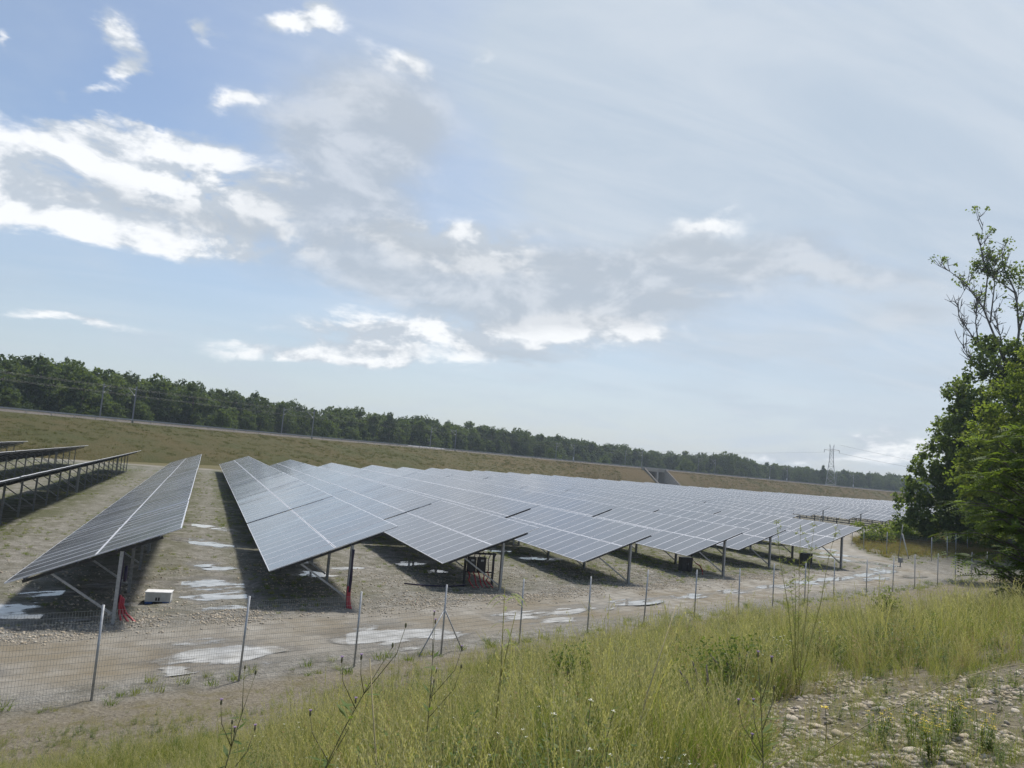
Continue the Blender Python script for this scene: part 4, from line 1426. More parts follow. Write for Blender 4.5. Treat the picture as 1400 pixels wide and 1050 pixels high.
# trees of the wood's edge that stand out one by one
SOLO = [(-10.1, 226, 4.75, 4.4, 'forest', 'tall dark tree topping the wood at its left end'),
        (-6.6, 223, 2.4, 4.0, 'forest_l', 'paler round tree at the wood edge behind the left pair of masts'),
        (-1.2, 250, 3.95, 4.2, 'forest', 'dark tree breaking the skyline above the lone narrow-looking row'),
        (0.9, 246, 2.3, 5.0, 'forest_l', 'light green bushy tree low in the wood above the puddled lane'),
        (8.2, 276, 2.1, 5.4, 'forest_l', 'light green rounded tree right of the second pair of masts'),
        (12.5, 318, 3.2, 4.8, 'forest', 'dark full tree on the skyline right of the second mast pair'),
        (22.6, 400, 2.62, 6.0, 'forest', 'broad dark tree on the skyline above the middle of the field'),
        (24.6, 385, 1.4, 5.6, 'forest_l', 'pale tree at the wood edge beside the white mast signs'),
        (28.6, 400, 1.15, 5.2, 'forest_l', 'pale bushy tree just left of the railway underpass'),
        (34.4, 470, 1.45, 6.6, 'forest_l', 'large light green tree right of the railway underpass'),
        (37.4, 505, 2.05, 7.0, 'forest', 'dark tree forming the last hump of the wood before the pylon'),
        (43.6, 560, 1.75, 3.0, 'forest', 'narrow dark tree standing against the left leg of the pylon')]
for i, (a, D, e_, r, mk, lab) in enumerate(SOLO):
    h = EYE + D * math.tan(R(e_))
    cme, tme = tree_meshes(h, r, h * 0.18, 13, 5600, 0.62, 300 + i, M[mk], M['bark'], 0.32)
    root = empty('wood_edge_tree', (D * math.sin(R(a)), D * math.cos(R(a)), -0.3))
    tag(root, lab, 'tree', 'trees standing out of the wood')
    link('crown', cme, root); link('trunk', tme, root)

# ------------------------------------------------------------------ the big trees on the right


def place(azd, D): return D * math.sin(R(azd)), D * math.cos(R(azd))


def side_frame(x, y):
    """tree frame whose x axis points right as seen from the bank"""
    return -math.atan2(x, y)


# tall poplar with bare upper limbs
tx, ty = place(54.4, 92)
root = empty('poplar_tree', (tx, ty, -1.6), side_frame(tx, ty))
tag(root, 'tall dark poplar with sparse half-bare limbs standing up above its crown', 'tree', 'big trees right of the field')
lb = [(-3.4, 0, 15.5, 3.0, 3.2, 2.6), (-2.6, 1, 18.6, 2.9, 3.0, 2.5), (-1.0, -1, 21.4, 2.9, 3, 2.4), (1.6, 0.5, 22.0, 3.0, 3, 2.4), (3.0, -1, 18.5, 3.6, 3.4, 3.0), (-4.2, -.5, 13.0, 2.6, 2.6, 2.2), (0.5, -2, 15.5, 3.6, 3.2, 3.2), (-3.2, 1.2, 9.5, 3.4, 3.2, 3.0), (1.0, 0, 10, 4.2, 4, 3.6), (4.6, 0, 13, 3.6, 3.6, 3.6), (-4.9, 0.3, 18.2, 1.5, 1.6, 1.2), (-2.2, 0, 23.2, 1.5, 1.6, 1.1), (5.5, 1, 21, 2.6, 2.6, 2.4)]
P_, d_ = lobe_points(lb, 26000, 0.45)
V, F = leaf_quads(P_, 0.36, 0.3, 0.72, d_ * 0.5)
link('crown', np_mesh('crown', V, F, [M['poplar']]), root)
mb = MB()
mb.tube([(0, 0, -0.4), (0.2, 0, 5), (0, 0.2, 11), (0.3, 0, 16), (0.1, 0, 21)], [0.62, 0.5, 0.42, 0.32, 0.2], 10)
for l_ in lb: mb.tube([(0.1, 0, max(3, l_[2] - 5)), (l_[0] * 0.5, l_[1] * 0.5, l_[2] - 2), l_[:3]], [0.2, 0.13, 0.05], 6)
mb.build('trunk', M['greybark'], root)
LIMBS = [([(0, 0, 19.5), (-1.3, .2, 23.5), (-2.6, .3, 27.2), (-4.3, .4, 30.0), (-6.1, .3, 31.6)], 1.0),
         ([(-2.5, .3, 27), (-2.2, 0, 30.5), (-2.9, -.2, 33.5), (-2.7, -.3, 36.2)], 1.0),
         ([(-1.9, .2, 25.5), (-1.6, .6, 29.5), (-1.7, .8, 32.5)], 0.9),
         ([(0.2, 0, 20), (0.6, -.3, 24.5), (0.3, -.4, 28.3), (-.9, -.2, 31.4), (-1.0, 0, 33.4)], 1.2),
         ([(0.6, -.3, 24.5), (1.5, -.2, 28.6), (2.8, 0, 32.4), (3.1, 0, 34.6)], 1.2),
         ([(0.3, -.4, 28.3), (-1.3, -.5, 29.8), (-2.2, -.4, 30.6)], 1.3),
         ([(-.8, 0, 20.5), (-3.0, .1, 23.3), (-4.7, .2, 26.2), (-4.9, .1, 27.6), (-4.2, 0, 29.2)], 0.0),
         ([(-1.0, .3, 19.8), (-3.3, .5, 21.2), (-4.3, .6, 23.0), (-4.3, .5, 25.4)], 0.0),
         ([(-2.9, .1, 23.2), (-3.2, 0, 25.6), (-3.0, 0, 28.6)], 0.0),
         ([(-.4, .1, 21), (-1.0, -.3, 24), (-1.6, -.5, 26.6)], 0.05),
         ([(1.2, 0, 20.5), (2.2, .4, 23.5), (2.4, .4, 26.4)], 0.1)]
leafC = []
for li, (pl, leafy_) in enumerate(LIMBS):
    pp = [Vector(p) for p in pl]
    mb = MB()
    r0 = 0.135 if li in (0, 3) else 0.085
    mb.tube(pp, [r0 * (1 - 0.78 * i / (len(pp) - 1)) for i in range(len(pp))], 6)
    rr = random.Random(50 + li)
    for tw in range(15):
        q = rr.uniform(0.25, 1.0) * (len(pp) - 1); j = min(len(pp) - 2, int(q))
        a = pp[j].lerp(pp[j + 1], q - j)
        d = (pp[j + 1] - pp[j]).normalized()
        out = Vector((rr.gauss(0, 1), rr.gauss(0, 0.6), rr.uniform(0.1, 1.0))).normalized()
        ln = rr.uniform(0.7, 2.1)
        b1 = a + (d * 0.6 + out * 0.6) * ln * 0.5
        b2 = b1 + (d * 0.35 + out * 0.4 + Vector((0, 0, 0.5))) * ln * 0.55
        mb.tube([a, b1, b2], [0.045, 0.032, 0.017], 5)
        for _ in range(2):
            e2 = b1 + Vector((rr.gauss(0, .45), rr.gauss(0, .45), rr.uniform(0.1, .8)))
            mb.tube([b1, e2], [0.034, 0.018], 4)
            if rr.random() < leafy_ * 0.26: leafC.append((e2, rr.uniform(0.22, 0.42)))
        if rr.random() < leafy_ * 0.40: leafC.append((b2, rr.uniform(0.25, 0.5)))
    mb.build('limb', M['greybark'], root)
for c_ in ((-0.4, -.3, 30.2), (0.2, -.3, 30.8), (-1.0, -.3, 29.7), (0.8, -.2, 29.8), (1.3, 0, 31)): leafC.append((Vector(c_), 0.8))
allP = []
for c_, r in leafC:
    n = int(38 * (r / 0.5) ** 2)
    d = RNG.normal(size=(n, 3)) * r * 0.55
    allP.append(np.array(c_) + d)
V, F = leaf_quads(np.concatenate(allP), 0.27, 0.2, 0.75)
link('sparse_leaves', np_mesh('sparse_leaves', V, F, [M['poplar']]), root)


def big_tree(name, azd, D, lobes, nleaf, size, leafmat, barkmat, h, r0, label, shell=0.5, z0=None, loc=None):
    x, y = loc if loc else place(azd, D)
    root = empty(name, (x, y, float(ground_z(x, y)) if z0 is None else z0), side_frame(x, y))
    tag(root, label, 'tree', 'big trees right of the field')
    P_, d_ = lobe_points(lobes, nleaf, shell)
    V, F = leaf_quads(P_, size, 0.45, 0.6, d_ * 0.6)
    link('crown', np_mesh('crown', V, F, [leafmat]), root)
    mb = MB(); trunk_geo(mb, h, r0, lobes, int(D * 10)); mb.build('trunk', barkmat, root)
    return root


big_tree('broadleaf_tree', 56.6, 64, [(-3.4, 0, 9.0, 2.4, 2.4, 1.9), (-2.4, 0, 11.8, 2.4, 2.4, 1.9), (-0.4, 0, 14.0, 2.7, 2.6, 2.0), (2.5, 0, 13.0, 3, 3, 2.4), (-3.9, -.5, 6.2, 2.2, 2.4, 1.8), (-1.4, -2, 8.8, 2.6, 2.4, 2.2), (1.4, -2.4, 10.4, 2.8, 2.6, 2.3), (-2.4, -1.6, 4.0, 2.6, 2.4, 1.9), (1, -2, 5.5, 3.2, 2.6, 2.6), (4.2, -1, 8.5, 3.2, 3, 3), (-4.6, 0.4, 7.6, 1.3, 1.4, 1.1), (0, 0, 8, 3, 3, 5)], 34000, 0.27, M['oliveleaf'], M['bark'], 14.5, 0.4, 'broad olive green tree with sunlit leaf tufts at the right edge')
big_tree('dark_tree', 51.9, 94, [(-2.6, 0, 9.6, 2.2, 2.2, 2.0), (-1.2, 0, 12.6, 2.2, 2.2, 1.9), (0.9, 0, 14.6, 2.0, 2, 1.6), (-3.2, -.4, 6.4, 2.4, 2.4, 2.2), (-2.6, -.8, 3.2, 2.7, 2.4, 2.4), (0.4, -1.5, 4.4, 3.2, 2.6, 3.0), (2.6, -1, 8, 3.2, 3, 3.2), (1.2, -1.6, 10.6, 2.6, 2.4, 2.2), (3.6, -.5, 3.2, 3, 2.6, 2.6), (-0.6, -1.2, 7.5, 2.8, 2.4, 2.4), (3.4, 0, 12, 2.4, 2.4, 2), (-4.4, 0, 8.2, 1.0, 1.1, 0.9), (0.5, 0, 7, 3, 3, 5.5), (-4.6, -.4, 4.6, 1.9, 1.9, 1.7), (-4.4, -.6, 2.0, 2.2, 2.0, 1.9), (-1.8, -1.2, 1.5, 2.6, 2.2, 1.7), (1.6, -1.4, 1.5, 2.8, 2.2, 1.7), (4.8, -1, 1.6, 2.8, 2.2, 1.8), (7, 0, 3, 3, 2.4, 3)], 34000, 0.36, M['darkleaf'], M['bark'], 14, 0.35, 'dark dense leafy tree reaching the ground where the far fence ends', z0=0.2)
big_tree('broadleaf_tree', 62, 60, crown_lobes(15, 5.5, 2, 14, 77), 18000, 0.34, M['oliveleaf'], M['bark'], 15, 0.4, 'broad olive tree beyond the right edge of the view')
big_tree('dark_tree', 57.5, 96, crown_lobes(22, 6.5, 2, 16, 78), 20000, 0.42, M['darkleaf'], M['bark'], 22, 0.45, 'dark tall tree behind the poplar beyond the right edge')

# bright feathery tree in front: leaf sprays of paired leaflets
tx, ty = place(55.6, 27)
tz = float(ground_z(tx, ty))
root = empty('feathery_tree', (tx, ty, tz), side_frame(tx, ty))
tag(root, 'bright green feathery young tree nearest the grass at the right edge', 'tree', 'big trees right of the field')
mb = MB()
VV, FF = [], []
rr = random.Random(5)
tips = []
for b_ in range(96):
    an = rr.uniform(0, 6.28)
    z0 = 0.2 + 4.8 * rr.random() ** 1.25
    ln = rr.uniform(1.2, 2.9) * (1.0 - 0.10 * z0)
    d = Vector((math.cos(an), math.sin(an), rr.uniform(0.05, 0.6)))
    p0 = Vector((0.05 * rr.gauss(0, 1), 0.05 * rr.gauss(0, 1), z0)); p1 = p0 + d * ln * 0.55 + Vector((0, 0, 0.15)); p2 = p0 + d * ln + Vector((0, 0, -0.10 * ln))
    mb.tube([p0, p1, p2], [0.03, 0.018, 0.006], 5)
    for s_ in range(24):
        q = rr.uniform(0.15, 1.0)
        a = (p0.lerp(p1, q * 2) if q < 0.5 else p1.lerp(p2, q * 2 - 1))
        tips.append((a, d))
mb.tube([(0, 0, -0.3), (0.05, 0, 2.0), (-0.05, 0.05, 4), (0, 0, 6.3)], [0.12, 0.09, 0.06, 0.015], 8)
for a, d in tips:
    dr = Vector((d.x * 0.7 + rr.gauss(0, 0.7), d.y * 0.7 + rr.gauss(0, 0.7), rr.uniform(-0.45, 0.35))).normalized()
    L_ = rr.uniform(0.28, 0.5)
    sd = dr.cross(Vector((rr.gauss(0, .25), rr.gauss(0, .25), 1))).normalized()
    for k in range(7):
        c_ = a + dr * L_ * (k + 1) / 7 + Vector((0, 0, -0.10 * ((k + 1) / 7) ** 2 * L_ * 3))
        for s_ in (-1, 1):
            ll = 0.11 * (1.1 - 0.07 * k); ww = 0.026
            tip = c_ + sd * s_ * ll + dr * 0.02
            m1 = c_ + sd * s_ * ll * 0.5
            i = len(VV); VV += [tuple(c_), tuple(m1 + dr * ww), tuple(tip), tuple(m1 - dr * ww)]; FF.append((i, i + 1, i + 2, i + 3))
link('crown', np_mesh('crown', VV, np.array(FF), [M['brightleaf']]), root)
mb.build('trunk', M['bark'], root)


def bush(name, x, y, r, h, nleaf, size, leafmat, label, seed, group='bushes by the tracks'):
    root = empty(name, (x, y, float(ground_z(x, y))))
    tag(root, label, 'bush', group)
    rr_ = random.Random(seed)
    lb = [(rr_.uniform(-.6, .6) * r, rr_.uniform(-.6, .6) * r, rr_.uniform(.25, .8) * h, r * rr_.uniform(.4, .6), r * rr_.uniform(.4, .6), h * rr_.uniform(.22, .34)) for _ in range(7)]
    P_, d_ = lobe_points(lb, nleaf, 0.3)
    P_[:, 2] = np.maximum(P_[:, 2], 0.03)
    V, F = leaf_quads(P_, size, 0.4, 0.5, d_ * 0.5)
    link('foliage', np_mesh('foliage', V, F, [leafmat]), root)
    mb = MB()
    for l_ in lb: mb.tube([(0, 0, -0.1), (l_[0] * .5, l_[1] * .5, l_[2] * .6), l_[:3]], [0.035, 0.025, 0.008], 5)
    mb.build('stems', M['bark'], root).name = 'stem'
    return root


bush('round_bush', 65.4, 61.6, 1.9, 2.5, 3500, 0.20, M['oliveleaf'], 'round green bush at the end of the last near row beside the curving track', 1)
bush('round_bush', 71.5, 63.0, 2.4, 1.5, 3000, 0.20, M['herb'], 'low spreading bush right of the round one on the dry berm', 2)
bush('round_bush', 80.5, 70.5, 2.6, 2.6, 3600, 0.24, M['oliveleaf'], 'bush half hiding the dark table fronts left of the dark tree', 3)
bush('round_bush', 85.5, 71.0, 3.0, 3.4, 4200, 0.24, M['herb'], 'bush tucked under the left side of the dark tree', 4)

# ------------------------------------------------------------------ grass


def blades(n, h, spread, width, lean, seg=4, hv=0.35, seed=0, curl=0.5):
    r = np.random.default_rng(seed)
    V, F = [], []
    for i in range(n):
        a = r.uniform(0, 6.283); rad = spread * r.random() ** 0.6
        bx, by = math.cos(a) * rad, math.sin(a) * rad
        ha = h * r.uniform(1 - hv, 1.0)
        la = a + r.normal() * 0.9
        ln = lean * r.uniform(0.25, 1.3)
        fx, fy = math.cos(la), math.sin(la)
        wa = r.uniform(0, 6.283)
        wx, wy = math.cos(wa) * width / 2 * r.uniform(.7, 1.3), math.sin(wa) * width / 2 * r.uniform(.7, 1.3)
        i0 = len(V)
        for s_ in range(seg + 1):
            q = s_ / seg
            off = ln * ha * (q ** 1.9)
            z = ha * q * (1 - curl * ln * q * 0.55)
            tw = 1 - 0.9 * q
            V.append((bx + fx * off - wx * tw, by + fy * off - wy * tw, z)); V.append((bx + fx * off + wx * tw, by + fy * off + wy * tw, z))
        for s_ in range(seg):
            k = i0 + s_ * 2; F.append((k, k + 1, k + 3, k + 2))
    return V, F


def grass_mesh(name, parts):
    V, F, mi, mats = [], [], [], []
    for (v_, f_, mt_) in parts:
        o = len(V); V += v_; F += [tuple(o + i for i in q) for q in f_]
        if mt_ not in mats: mats.append(mt_)
        mi += [mats.index(mt_)] * len(f_)
    return np_mesh(name, V, np.array(F), mats, False, mi)


def seedy(n, h, spread, seed, kind='oat'):
    """thin culms carrying drooping spikelets or a narrow head"""
    r = np.random.default_rng(seed)
    V, F, V2, F2 = [], [], [], []
    for i in range(n):
        a = r.uniform(0, 6.283); rad = spread * r.random() ** 0.5
        bx, by = math.cos(a) * rad, math.sin(a) * rad
        ha = h * r.uniform(0.72, 1.0); la = a + r.normal() * .8; ln = r.uniform(0.05, 0.42)
        fx, fy = math.cos(la), math.sin(la)
        wx, wy = -fy * 0.0025, fx * 0.0025
        i0 = len(V)
        for s_ in range(6):
            q = s_ / 5
            V.append((bx + fx * ln * ha * q ** 2.2 - wx, by + fy * ln * ha * q ** 2.2 - wy, ha * q * (1 - .15 * ln * q)))
            V.append((bx + fx * ln * ha * q ** 2.2 + wx, by + fy * ln * ha * q ** 2.2 + wy, ha * q * (1 - .15 * ln * q)))
        for s_ in range(5):
            k = i0 + s_ * 2; F.append((k, k + 1, k + 3, k + 2))
        ns_ = 11 if kind == 'oat' else 9
        for k in range(ns_):
            q = (0.72 if kind == 'oat' else 0.86) + (0.28 if kind == 'oat' else 0.14) * k / (ns_ - 1)
            cx, cy, cz = bx + fx * ln * ha * q ** 2.2, by + fy * ln * ha * q ** 2.2, ha * q * (1 - .15 * ln * q)
            sa = r.uniform(0, 6.283); sl = r.uniform(0.02, 0.05) if kind == 'oat' else 0.008
            cx += math.cos(sa) * sl; cy += math.sin(sa) * sl; cz -= sl * (0.3 if kind == 'oat' else -0.3)
            l_ = r.uniform(0.022, 0.042); w_ = 0.006
            ux, uy = -math.sin(sa) * w_, math.cos(sa) * w_
            j = len(V2)
            V2 += [(cx, cy, cz + l_ * .4), (cx + ux, cy + uy, cz), (cx + math.cos(sa) * .006, cy + math.sin(sa) * .006, cz - l_ * .6), (cx - ux, cy - uy, cz)]
            F2.append((j, j + 1, j + 2, j + 3))
    return (V, F), (V2, F2)


def herb(h, nst, seed, leafsize=0.05):
    r = np.random.default_rng(seed)
    V, F, VL, FL = [], [], [], []
    for i in range(nst):
        a = r.uniform(0, 6.283); ln = r.uniform(0.05, 0.4); ha = h * r.uniform(.6, 1)
        fx, fy = math.cos(a), math.sin(a); bx, by = fx * .05, fy * .05
        i0 = len(V)
        for s_ in range(5):
            q = s_ / 4
            for sg in (-1, 1): V.append((bx + fx * ln * ha * q - fy * .0025 * sg, by + fy * ln * ha * q + fx * .0025 * sg, ha * q))
        for s_ in range(4):
            k = i0 + s_ * 2; F.append((k, k + 1, k + 3, k + 2))
        for k in range(26):
            q = r.uniform(.12, 1); ls = leafsize * r.uniform(.6, 1.3) * (1.15 - .5 * q); la = r.uniform(0, 6.283); dz_ = r.uniform(-.2, .8)
            c_ = np.array([bx + fx * ln * ha * q, by + fy * ln * ha * q, ha * q])
            d = np.array([math.cos(la), math.sin(la), dz_]); d /= np.linalg.norm(d)
            sd = np.array([-math.sin(la), math.cos(la), 0]) * ls * .24
            j = len(VL); VL += [tuple(c_), tuple(c_ + d * ls * .5 + sd), tuple(c_ + d * ls), tuple(c_ + d * ls * .5 - sd)]; FL.append((j, j + 1, j + 2, j + 3))
    return (V, F), (VL, FL)


def flowers(pts_, size, seed):
    r = np.random.default_rng(seed)
    V, F = [], []
    for p in pts_:
        for k in range(3):
            a = k * 2.09 + r.uniform(0, 1); w = size * r.uniform(.7, 1.2)
            j = len(V); x, y, z = p
            V += [(x, y, z), (x + math.cos(a) * w - math.sin(a) * w * .4, y + math.sin(a) * w + math.cos(a) * w * .4, z + w * .4), (x + math.cos(a) * w * 1.3, y + math.sin(a) * w * 1.3, z + w * .2), (x + math.cos(a) * w + math.sin(a) * w * .4, y + math.sin(a) * w - math.cos(a) * w * .4, z + w * .4)]
            F.append((j, j + 1, j + 2, j + 3))
    return V, F


GR = []
for i in range(4):     # 0-3 green tall
    a = blades(24, 0.95, 0.20, 0.0125, 0.62, 5, .6, i); s_ = blades(10, 1.1, 0.2, 0.0075, 0.6, 4, .5, 40 + i)
    GR.append(grass_mesh('grass_clump', [(*a, M['grass_g']), (*s_, M['grass_s'])]))
for i in range(2):     # 4-5 straw mix
    a = blades(15, 0.85, 0.20, 0.011, 0.7, 5, .6, 10 + i); s_ = blades(17, 1.05, 0.2, 0.008, 0.6, 4, .6, 50 + i)
    GR.append(grass_mesh('grass_clump', [(*a, M['grass_g']), (*s_, M['grass_s'])]))
for i in range(3):     # 6-8 seed heads
    c_, h_ = seedy(9, 1.12, 0.15, 20 + i, 'oat' if i < 2 else 'rye'); a = blades(13, 0.7, 0.18, 0.011, 0.7, 4, .6, 60 + i)
    GR.append(grass_mesh('grass_clump', [(*a, M['grass_g']), (*c_, M['grass_s']), (*h_, M['seed'])]))
for i in range(2):     # 9-10 herbs
    st_, lf = herb(0.85, 6, 30 + i, 0.075)
    GR.append(grass_mesh('herb_clump', [(*st_, M['stem']), (*lf, M['herb'])]))
# 11 white flowered herb
st_, lf = herb(0.8, 5, 35, 0.06)
fl = flowers([v_ for k, v_ in enumerate(st_[0]) if k % 10 in (8,)], 0.016, 3)
GR.append(grass_mesh('herb_clump', [(*st_, M['stem']), (*lf, M['herb']), (*fl, M['whitefl'])]))


st_, lf = herb(0.9, 8, 36, 0.05)
GR.append(grass_mesh('herb_clump', [(*st_, M['grass_s']), (*lf, M['grass_d'])]))
c_, h_ = seedy(12, 1.25, 0.2, 27, 'rye')
GR.append(grass_mesh('grass_clump', [(*c_, M['grass_s']), (*h_, M['seed']), (*blades(16, .8, .2, .006, .9, 4, .5, 71), M['grass_s'])]))


c_, h_ = seedy(3, 1.45, 0.12, 28, 'oat')
GR.append(grass_mesh('grass_clump', [(*c_, M['grass_s']), (*h_, M['seed'])]))
GR.append(grass_mesh('grass_clump', [(*blades(16, .9, .22, .016, .9, 5, .6, 73), M['grass_g']), (*blades(5, 1.2, .15, .006, .7, 4, .5, 74), M['drystem'])]))


def patch_val(x, y):
    """above 0 inside the stony bare patch on the bank top, down to -1 a little way outside"""
    x = np.asarray(x, float); y = np.asarray(y, float)
    a = np.degrees(np.arctan2(x, y)); D = np.hypot(x, y)
    w = fbm(x * 0.8, y * 0.8, 3) - 0.5
    w2 = fbm(x * 2.6, y * 2.6, 2) - 0.5
    return np.minimum((a - 38.0 - 12 * w - 5 * w2) / 6.0, (np.interp(a, [38, 45, 64], [9.0, 12.0, 12.6]) + 3.0 * w + 1.6 * w2 - D) / 1.6)


def in_patch(x, y): return float(patch_val([x], [y])[0]) > 0


rg = random.Random(3)
n_ = 24000
ca = np.radians(RNG.uniform(-17, 64, n_)); cd = 3.1 + 30 * RNG.random(n_) ** 1.25
cx, cy = cd * np.sin(ca), cd * np.cos(ca)
ex_, ey_ = RNG.uniform(-14, 30, 2600), RNG.uniform(-8, 12, 2600)
out_ = np.abs(np.degrees(np.arctan2(ex_, ey_)) - 24) > 42
lx_, ly_ = RNG.uniform(-9, 2, 8000), RNG.uniform(5, 16, 8000)
cx = np.concatenate([cx, ex_[out_], lx_]); cy = np.concatenate([cy, ey_[out_], ly_])
cs, ct = st(cx, cy)
cD = np.hypot(cx, cy); cA = np.degrees(np.arctan2(cx, cy))
nz = fbm(cx * 0.55 + 3, cy * 0.55, 3)
nf = fbm(cx * 1.7 + 30, cy * 1.7, 2)
straw = vnoise(cx * 0.4 + 60, cy * 0.4)
nh = fbm(cx * 0.8 + 80, cy * 0.8 + 11, 3)
pv = patch_val(cx, cy)
H0 = np.interp(cA, [-30, -8, 0, 6, 12, 20, 35, 45, 60], [0.38, 0.40, 0.46, 0.58, 0.68, 0.80, 0.94, 0.94, 0.88])
H0 = H0 * (0.42 + 0.40 * nz + 0.36 * nf)
left = np.interp(cA, [8, 24], [1, 0])
keep = np.ones_like(cx)
keep *= np.where(ct > -6.0, 1 - left * np.clip((ct + 6.0) / 4.6, 0, 1) * np.where(nz < 0.52, 0.88, 0.45), 1)
H0 = np.where(ct > -5.5, H0 * (1 - left * 0.45), H0)
H0 = np.where(ct > -1.6, H0 * 0.55, H0); keep = np.where(ct > -1.6, keep * 0.6, keep)
keep = np.where(nz < 0.42, keep * 0.45, keep)
keep = keep * np.clip(0.12 + 1.35 * nf, 0.15, 1)
H0 = np.where((pv < 0) & (pv > -1), H0 * (0.50 + 0.50 * -pv), H0)
ins = pv >= 0
keep = np.where(ins, np.where(nf < 0.40, 0.25, np.where(nf < 0.54, 0.7, 1.2)), keep)
H0 = np.where(ins, RNG.uniform(0.10, 0.34, len(cx)), H0)
H0 = np.where(cD < 5.2, np.minimum(H0, 0.30 + 0.24 * (cD - 3.1)), H0)
ok = (ct < -0.35) & (ct > -24) & (cD > 3.1) & (RNG.random(len(cx)) < keep)
pts, rots, scl, pick = [], [], [], []
for i in np.nonzero(ok)[0]:
    q = rg.random() + 0.62 * (straw[i] - 0.5) + 0.12 * (cA[i] > 44)
    if q < 0.36: k = rg.randrange(4)
    elif q < 0.60: k = rg.choice([4, 5])
    elif q < 0.86: k = rg.choice([6, 7, 8])
    else: k = rg.choice([9, 10, 11, 12, 12, 13, 13])
    if nh[i] > 0.60 and rg.random() < .42: k = rg.choice([9, 10, 9, 10, 11])
    if nh[i] < 0.40 and rg.random() < .35: k = rg.choice([12, 13, 5, 15])
    w_ = rg.random()
    if w_ < .09: k = 14
    elif w_ < .17: k = 15
    elif w_ < .24: k = rg.choice([6, 7, 8, 13])
    if ins[i] and rg.random() < .45: k = rg.choice([4, 5, 9, 10, 12])
    pts.append((cx[i], cy[i], -0.02)); rots.append((rg.gauss(0, .16), rg.gauss(0, .16), rg.uniform(0, 6.283)))
    scl.append(max(0.12, H0[i] * rg.choice([rg.uniform(0.35, 0.7), rg.uniform(0.5, 0.95), rg.uniform(0.75, 1.15), rg.uniform(0.9, 1.35)]))); pick.append(k)
tag(scatter('bank_grass_growth', pts, rots, scl, pick, GR), kind='stuff').name = 'bank_grass'

# low growth under the rows, on the lane edges and along the fence foot
low = []
for i in range(3): low.append(grass_mesh('low_tuft', [(*blades(34, 1, 0.55, 0.05, 0.9, 3, .6, 80 + i), M['grass_g']), (*blades(6, 1.1, 0.5, 0.035, .8, 3, .5, 90 + i), M['grass_s'])]))
pts, rots, scl, pick = [], [], [], []
n_ = 30000
cx, cy = RNG.uniform(-22, 70, n_), 24 + 100 * RNG.random(n_) ** 1.3
cs, ct = st(cx, cy)
nz = fbm(cx * .22, cy * .22 + 9, 3); nf = fbm(cx * 1.1, cy * 1.1 + 9, 2)
un = np.zeros(n_)
for k_, x0 in ROW_X.items():
    if k_ < 9: un = np.maximum(un, 1 - np.abs(cx - (x0 + 1.0)) / 3.2)
pr = (nz - 0.44) * 2.4 + (nf - 0.5) * 1.2 + un * 0.38 - np.where(cy < 33, 0.25, 0) + np.clip((cx - 8) / 40, 0, .25)
ok = (ct > 6) & (track_mask(cx, cy) < 0.2) & (puddle_mask(cx, cy) < 0.15) & (RNG.random(n_) < pr)
for i in np.nonzero(ok)[0]:
    pts.append((cx[i], cy[i], -.01)); rots.append((0, 0, rg.uniform(0, 6.28))); scl.append(rg.uniform(0.07, 0.22)); pick.append(rg.randrange(3))
for s_ in np.arange(-6, 62, 0.16):
    if rg.random() < 0.5: continue
    x, y = xy(s_ + rg.uniform(-.3, .3), rg.gauss(0.1, 0.35))
    pts.append((x, y, -.01)); rots.append((0, 0, rg.uniform(0, 6.28))); scl.append(rg.uniform(0.10, 0.34)); pick.append(rg.randrange(3))
tag(scatter('low_grass', pts, rots, scl, pick, low), kind='stuff')

# dry grass on the berm and over the embankment slope
dryt = [grass_mesh('dry_tuft', [(*blades(40, 1, 0.5, 0.045, 0.9, 3, .5, 110 + i), M['grass_d']), (*blades(12, .8, 0.5, 0.045, .8, 3, .5, 120 + i), M['grass_g'])]) for i in range(3)]
pts, rots, scl, pick = [], [], [], []
cx, cy = 77 + RNG.normal(size=3200) * 9, 61 + RNG.normal(size=3200) * 6
ok = (track_mask(cx, cy) < 0.1) & (np.hypot(cx - 60, cy - 46) > 6)
for i in np.nonzero(ok)[0]:
    pts.append((cx[i], cy[i], -.03)); rots.append((0, 0, rg.uniform(0, 6.28))); scl.append(rg.uniform(0.35, 1.0)); pick.append(rg.randrange(3))
tag(scatter('berm_dry_grass', pts, rots, scl, pick, dryt), kind='stuff')
pts, rots, scl, pick = [], [], [], []
SL_T = [grass_mesh('slope_tuft', [(*blades(40, 1, 1.6, 0.13, 0.9, 2, .5, 130 + i), M['slope'])]) for i in range(3)]
for _ in range(13000):
    i = rg.randrange(12, len(cr) - 60)
    if UP - 5 <= i <= UP + 5: continue
    o_ = rg.uniform(0.8, 29)
    tot = cr[i].z + 0.4
    dzz = float(np.interp(o_, [p[0] for p in prof[9::-1]], [p[1] for p in prof[9::-1]]))
    p = crest_off(i, o_ * (RUN[i] if o_ > 1 else 1), (dzz / 8.0 * tot if dzz < -0.5 else dzz) - 0.12)
    j = rg.uniform(-2, 2)
    pts.append((p.x + nrm[i].y * j, p.y - nrm[i].x * j, p.z)); rots.append((0, 0, rg.uniform(0, 6.28))); scl.append(rg.uniform(0.25, 0.65)); pick.append(rg.randrange(3))
tag(scatter('slope_grass', pts, rots, scl, pick, SL_T, False), kind='stuff')

# ------------------------------------------------------------------ stones


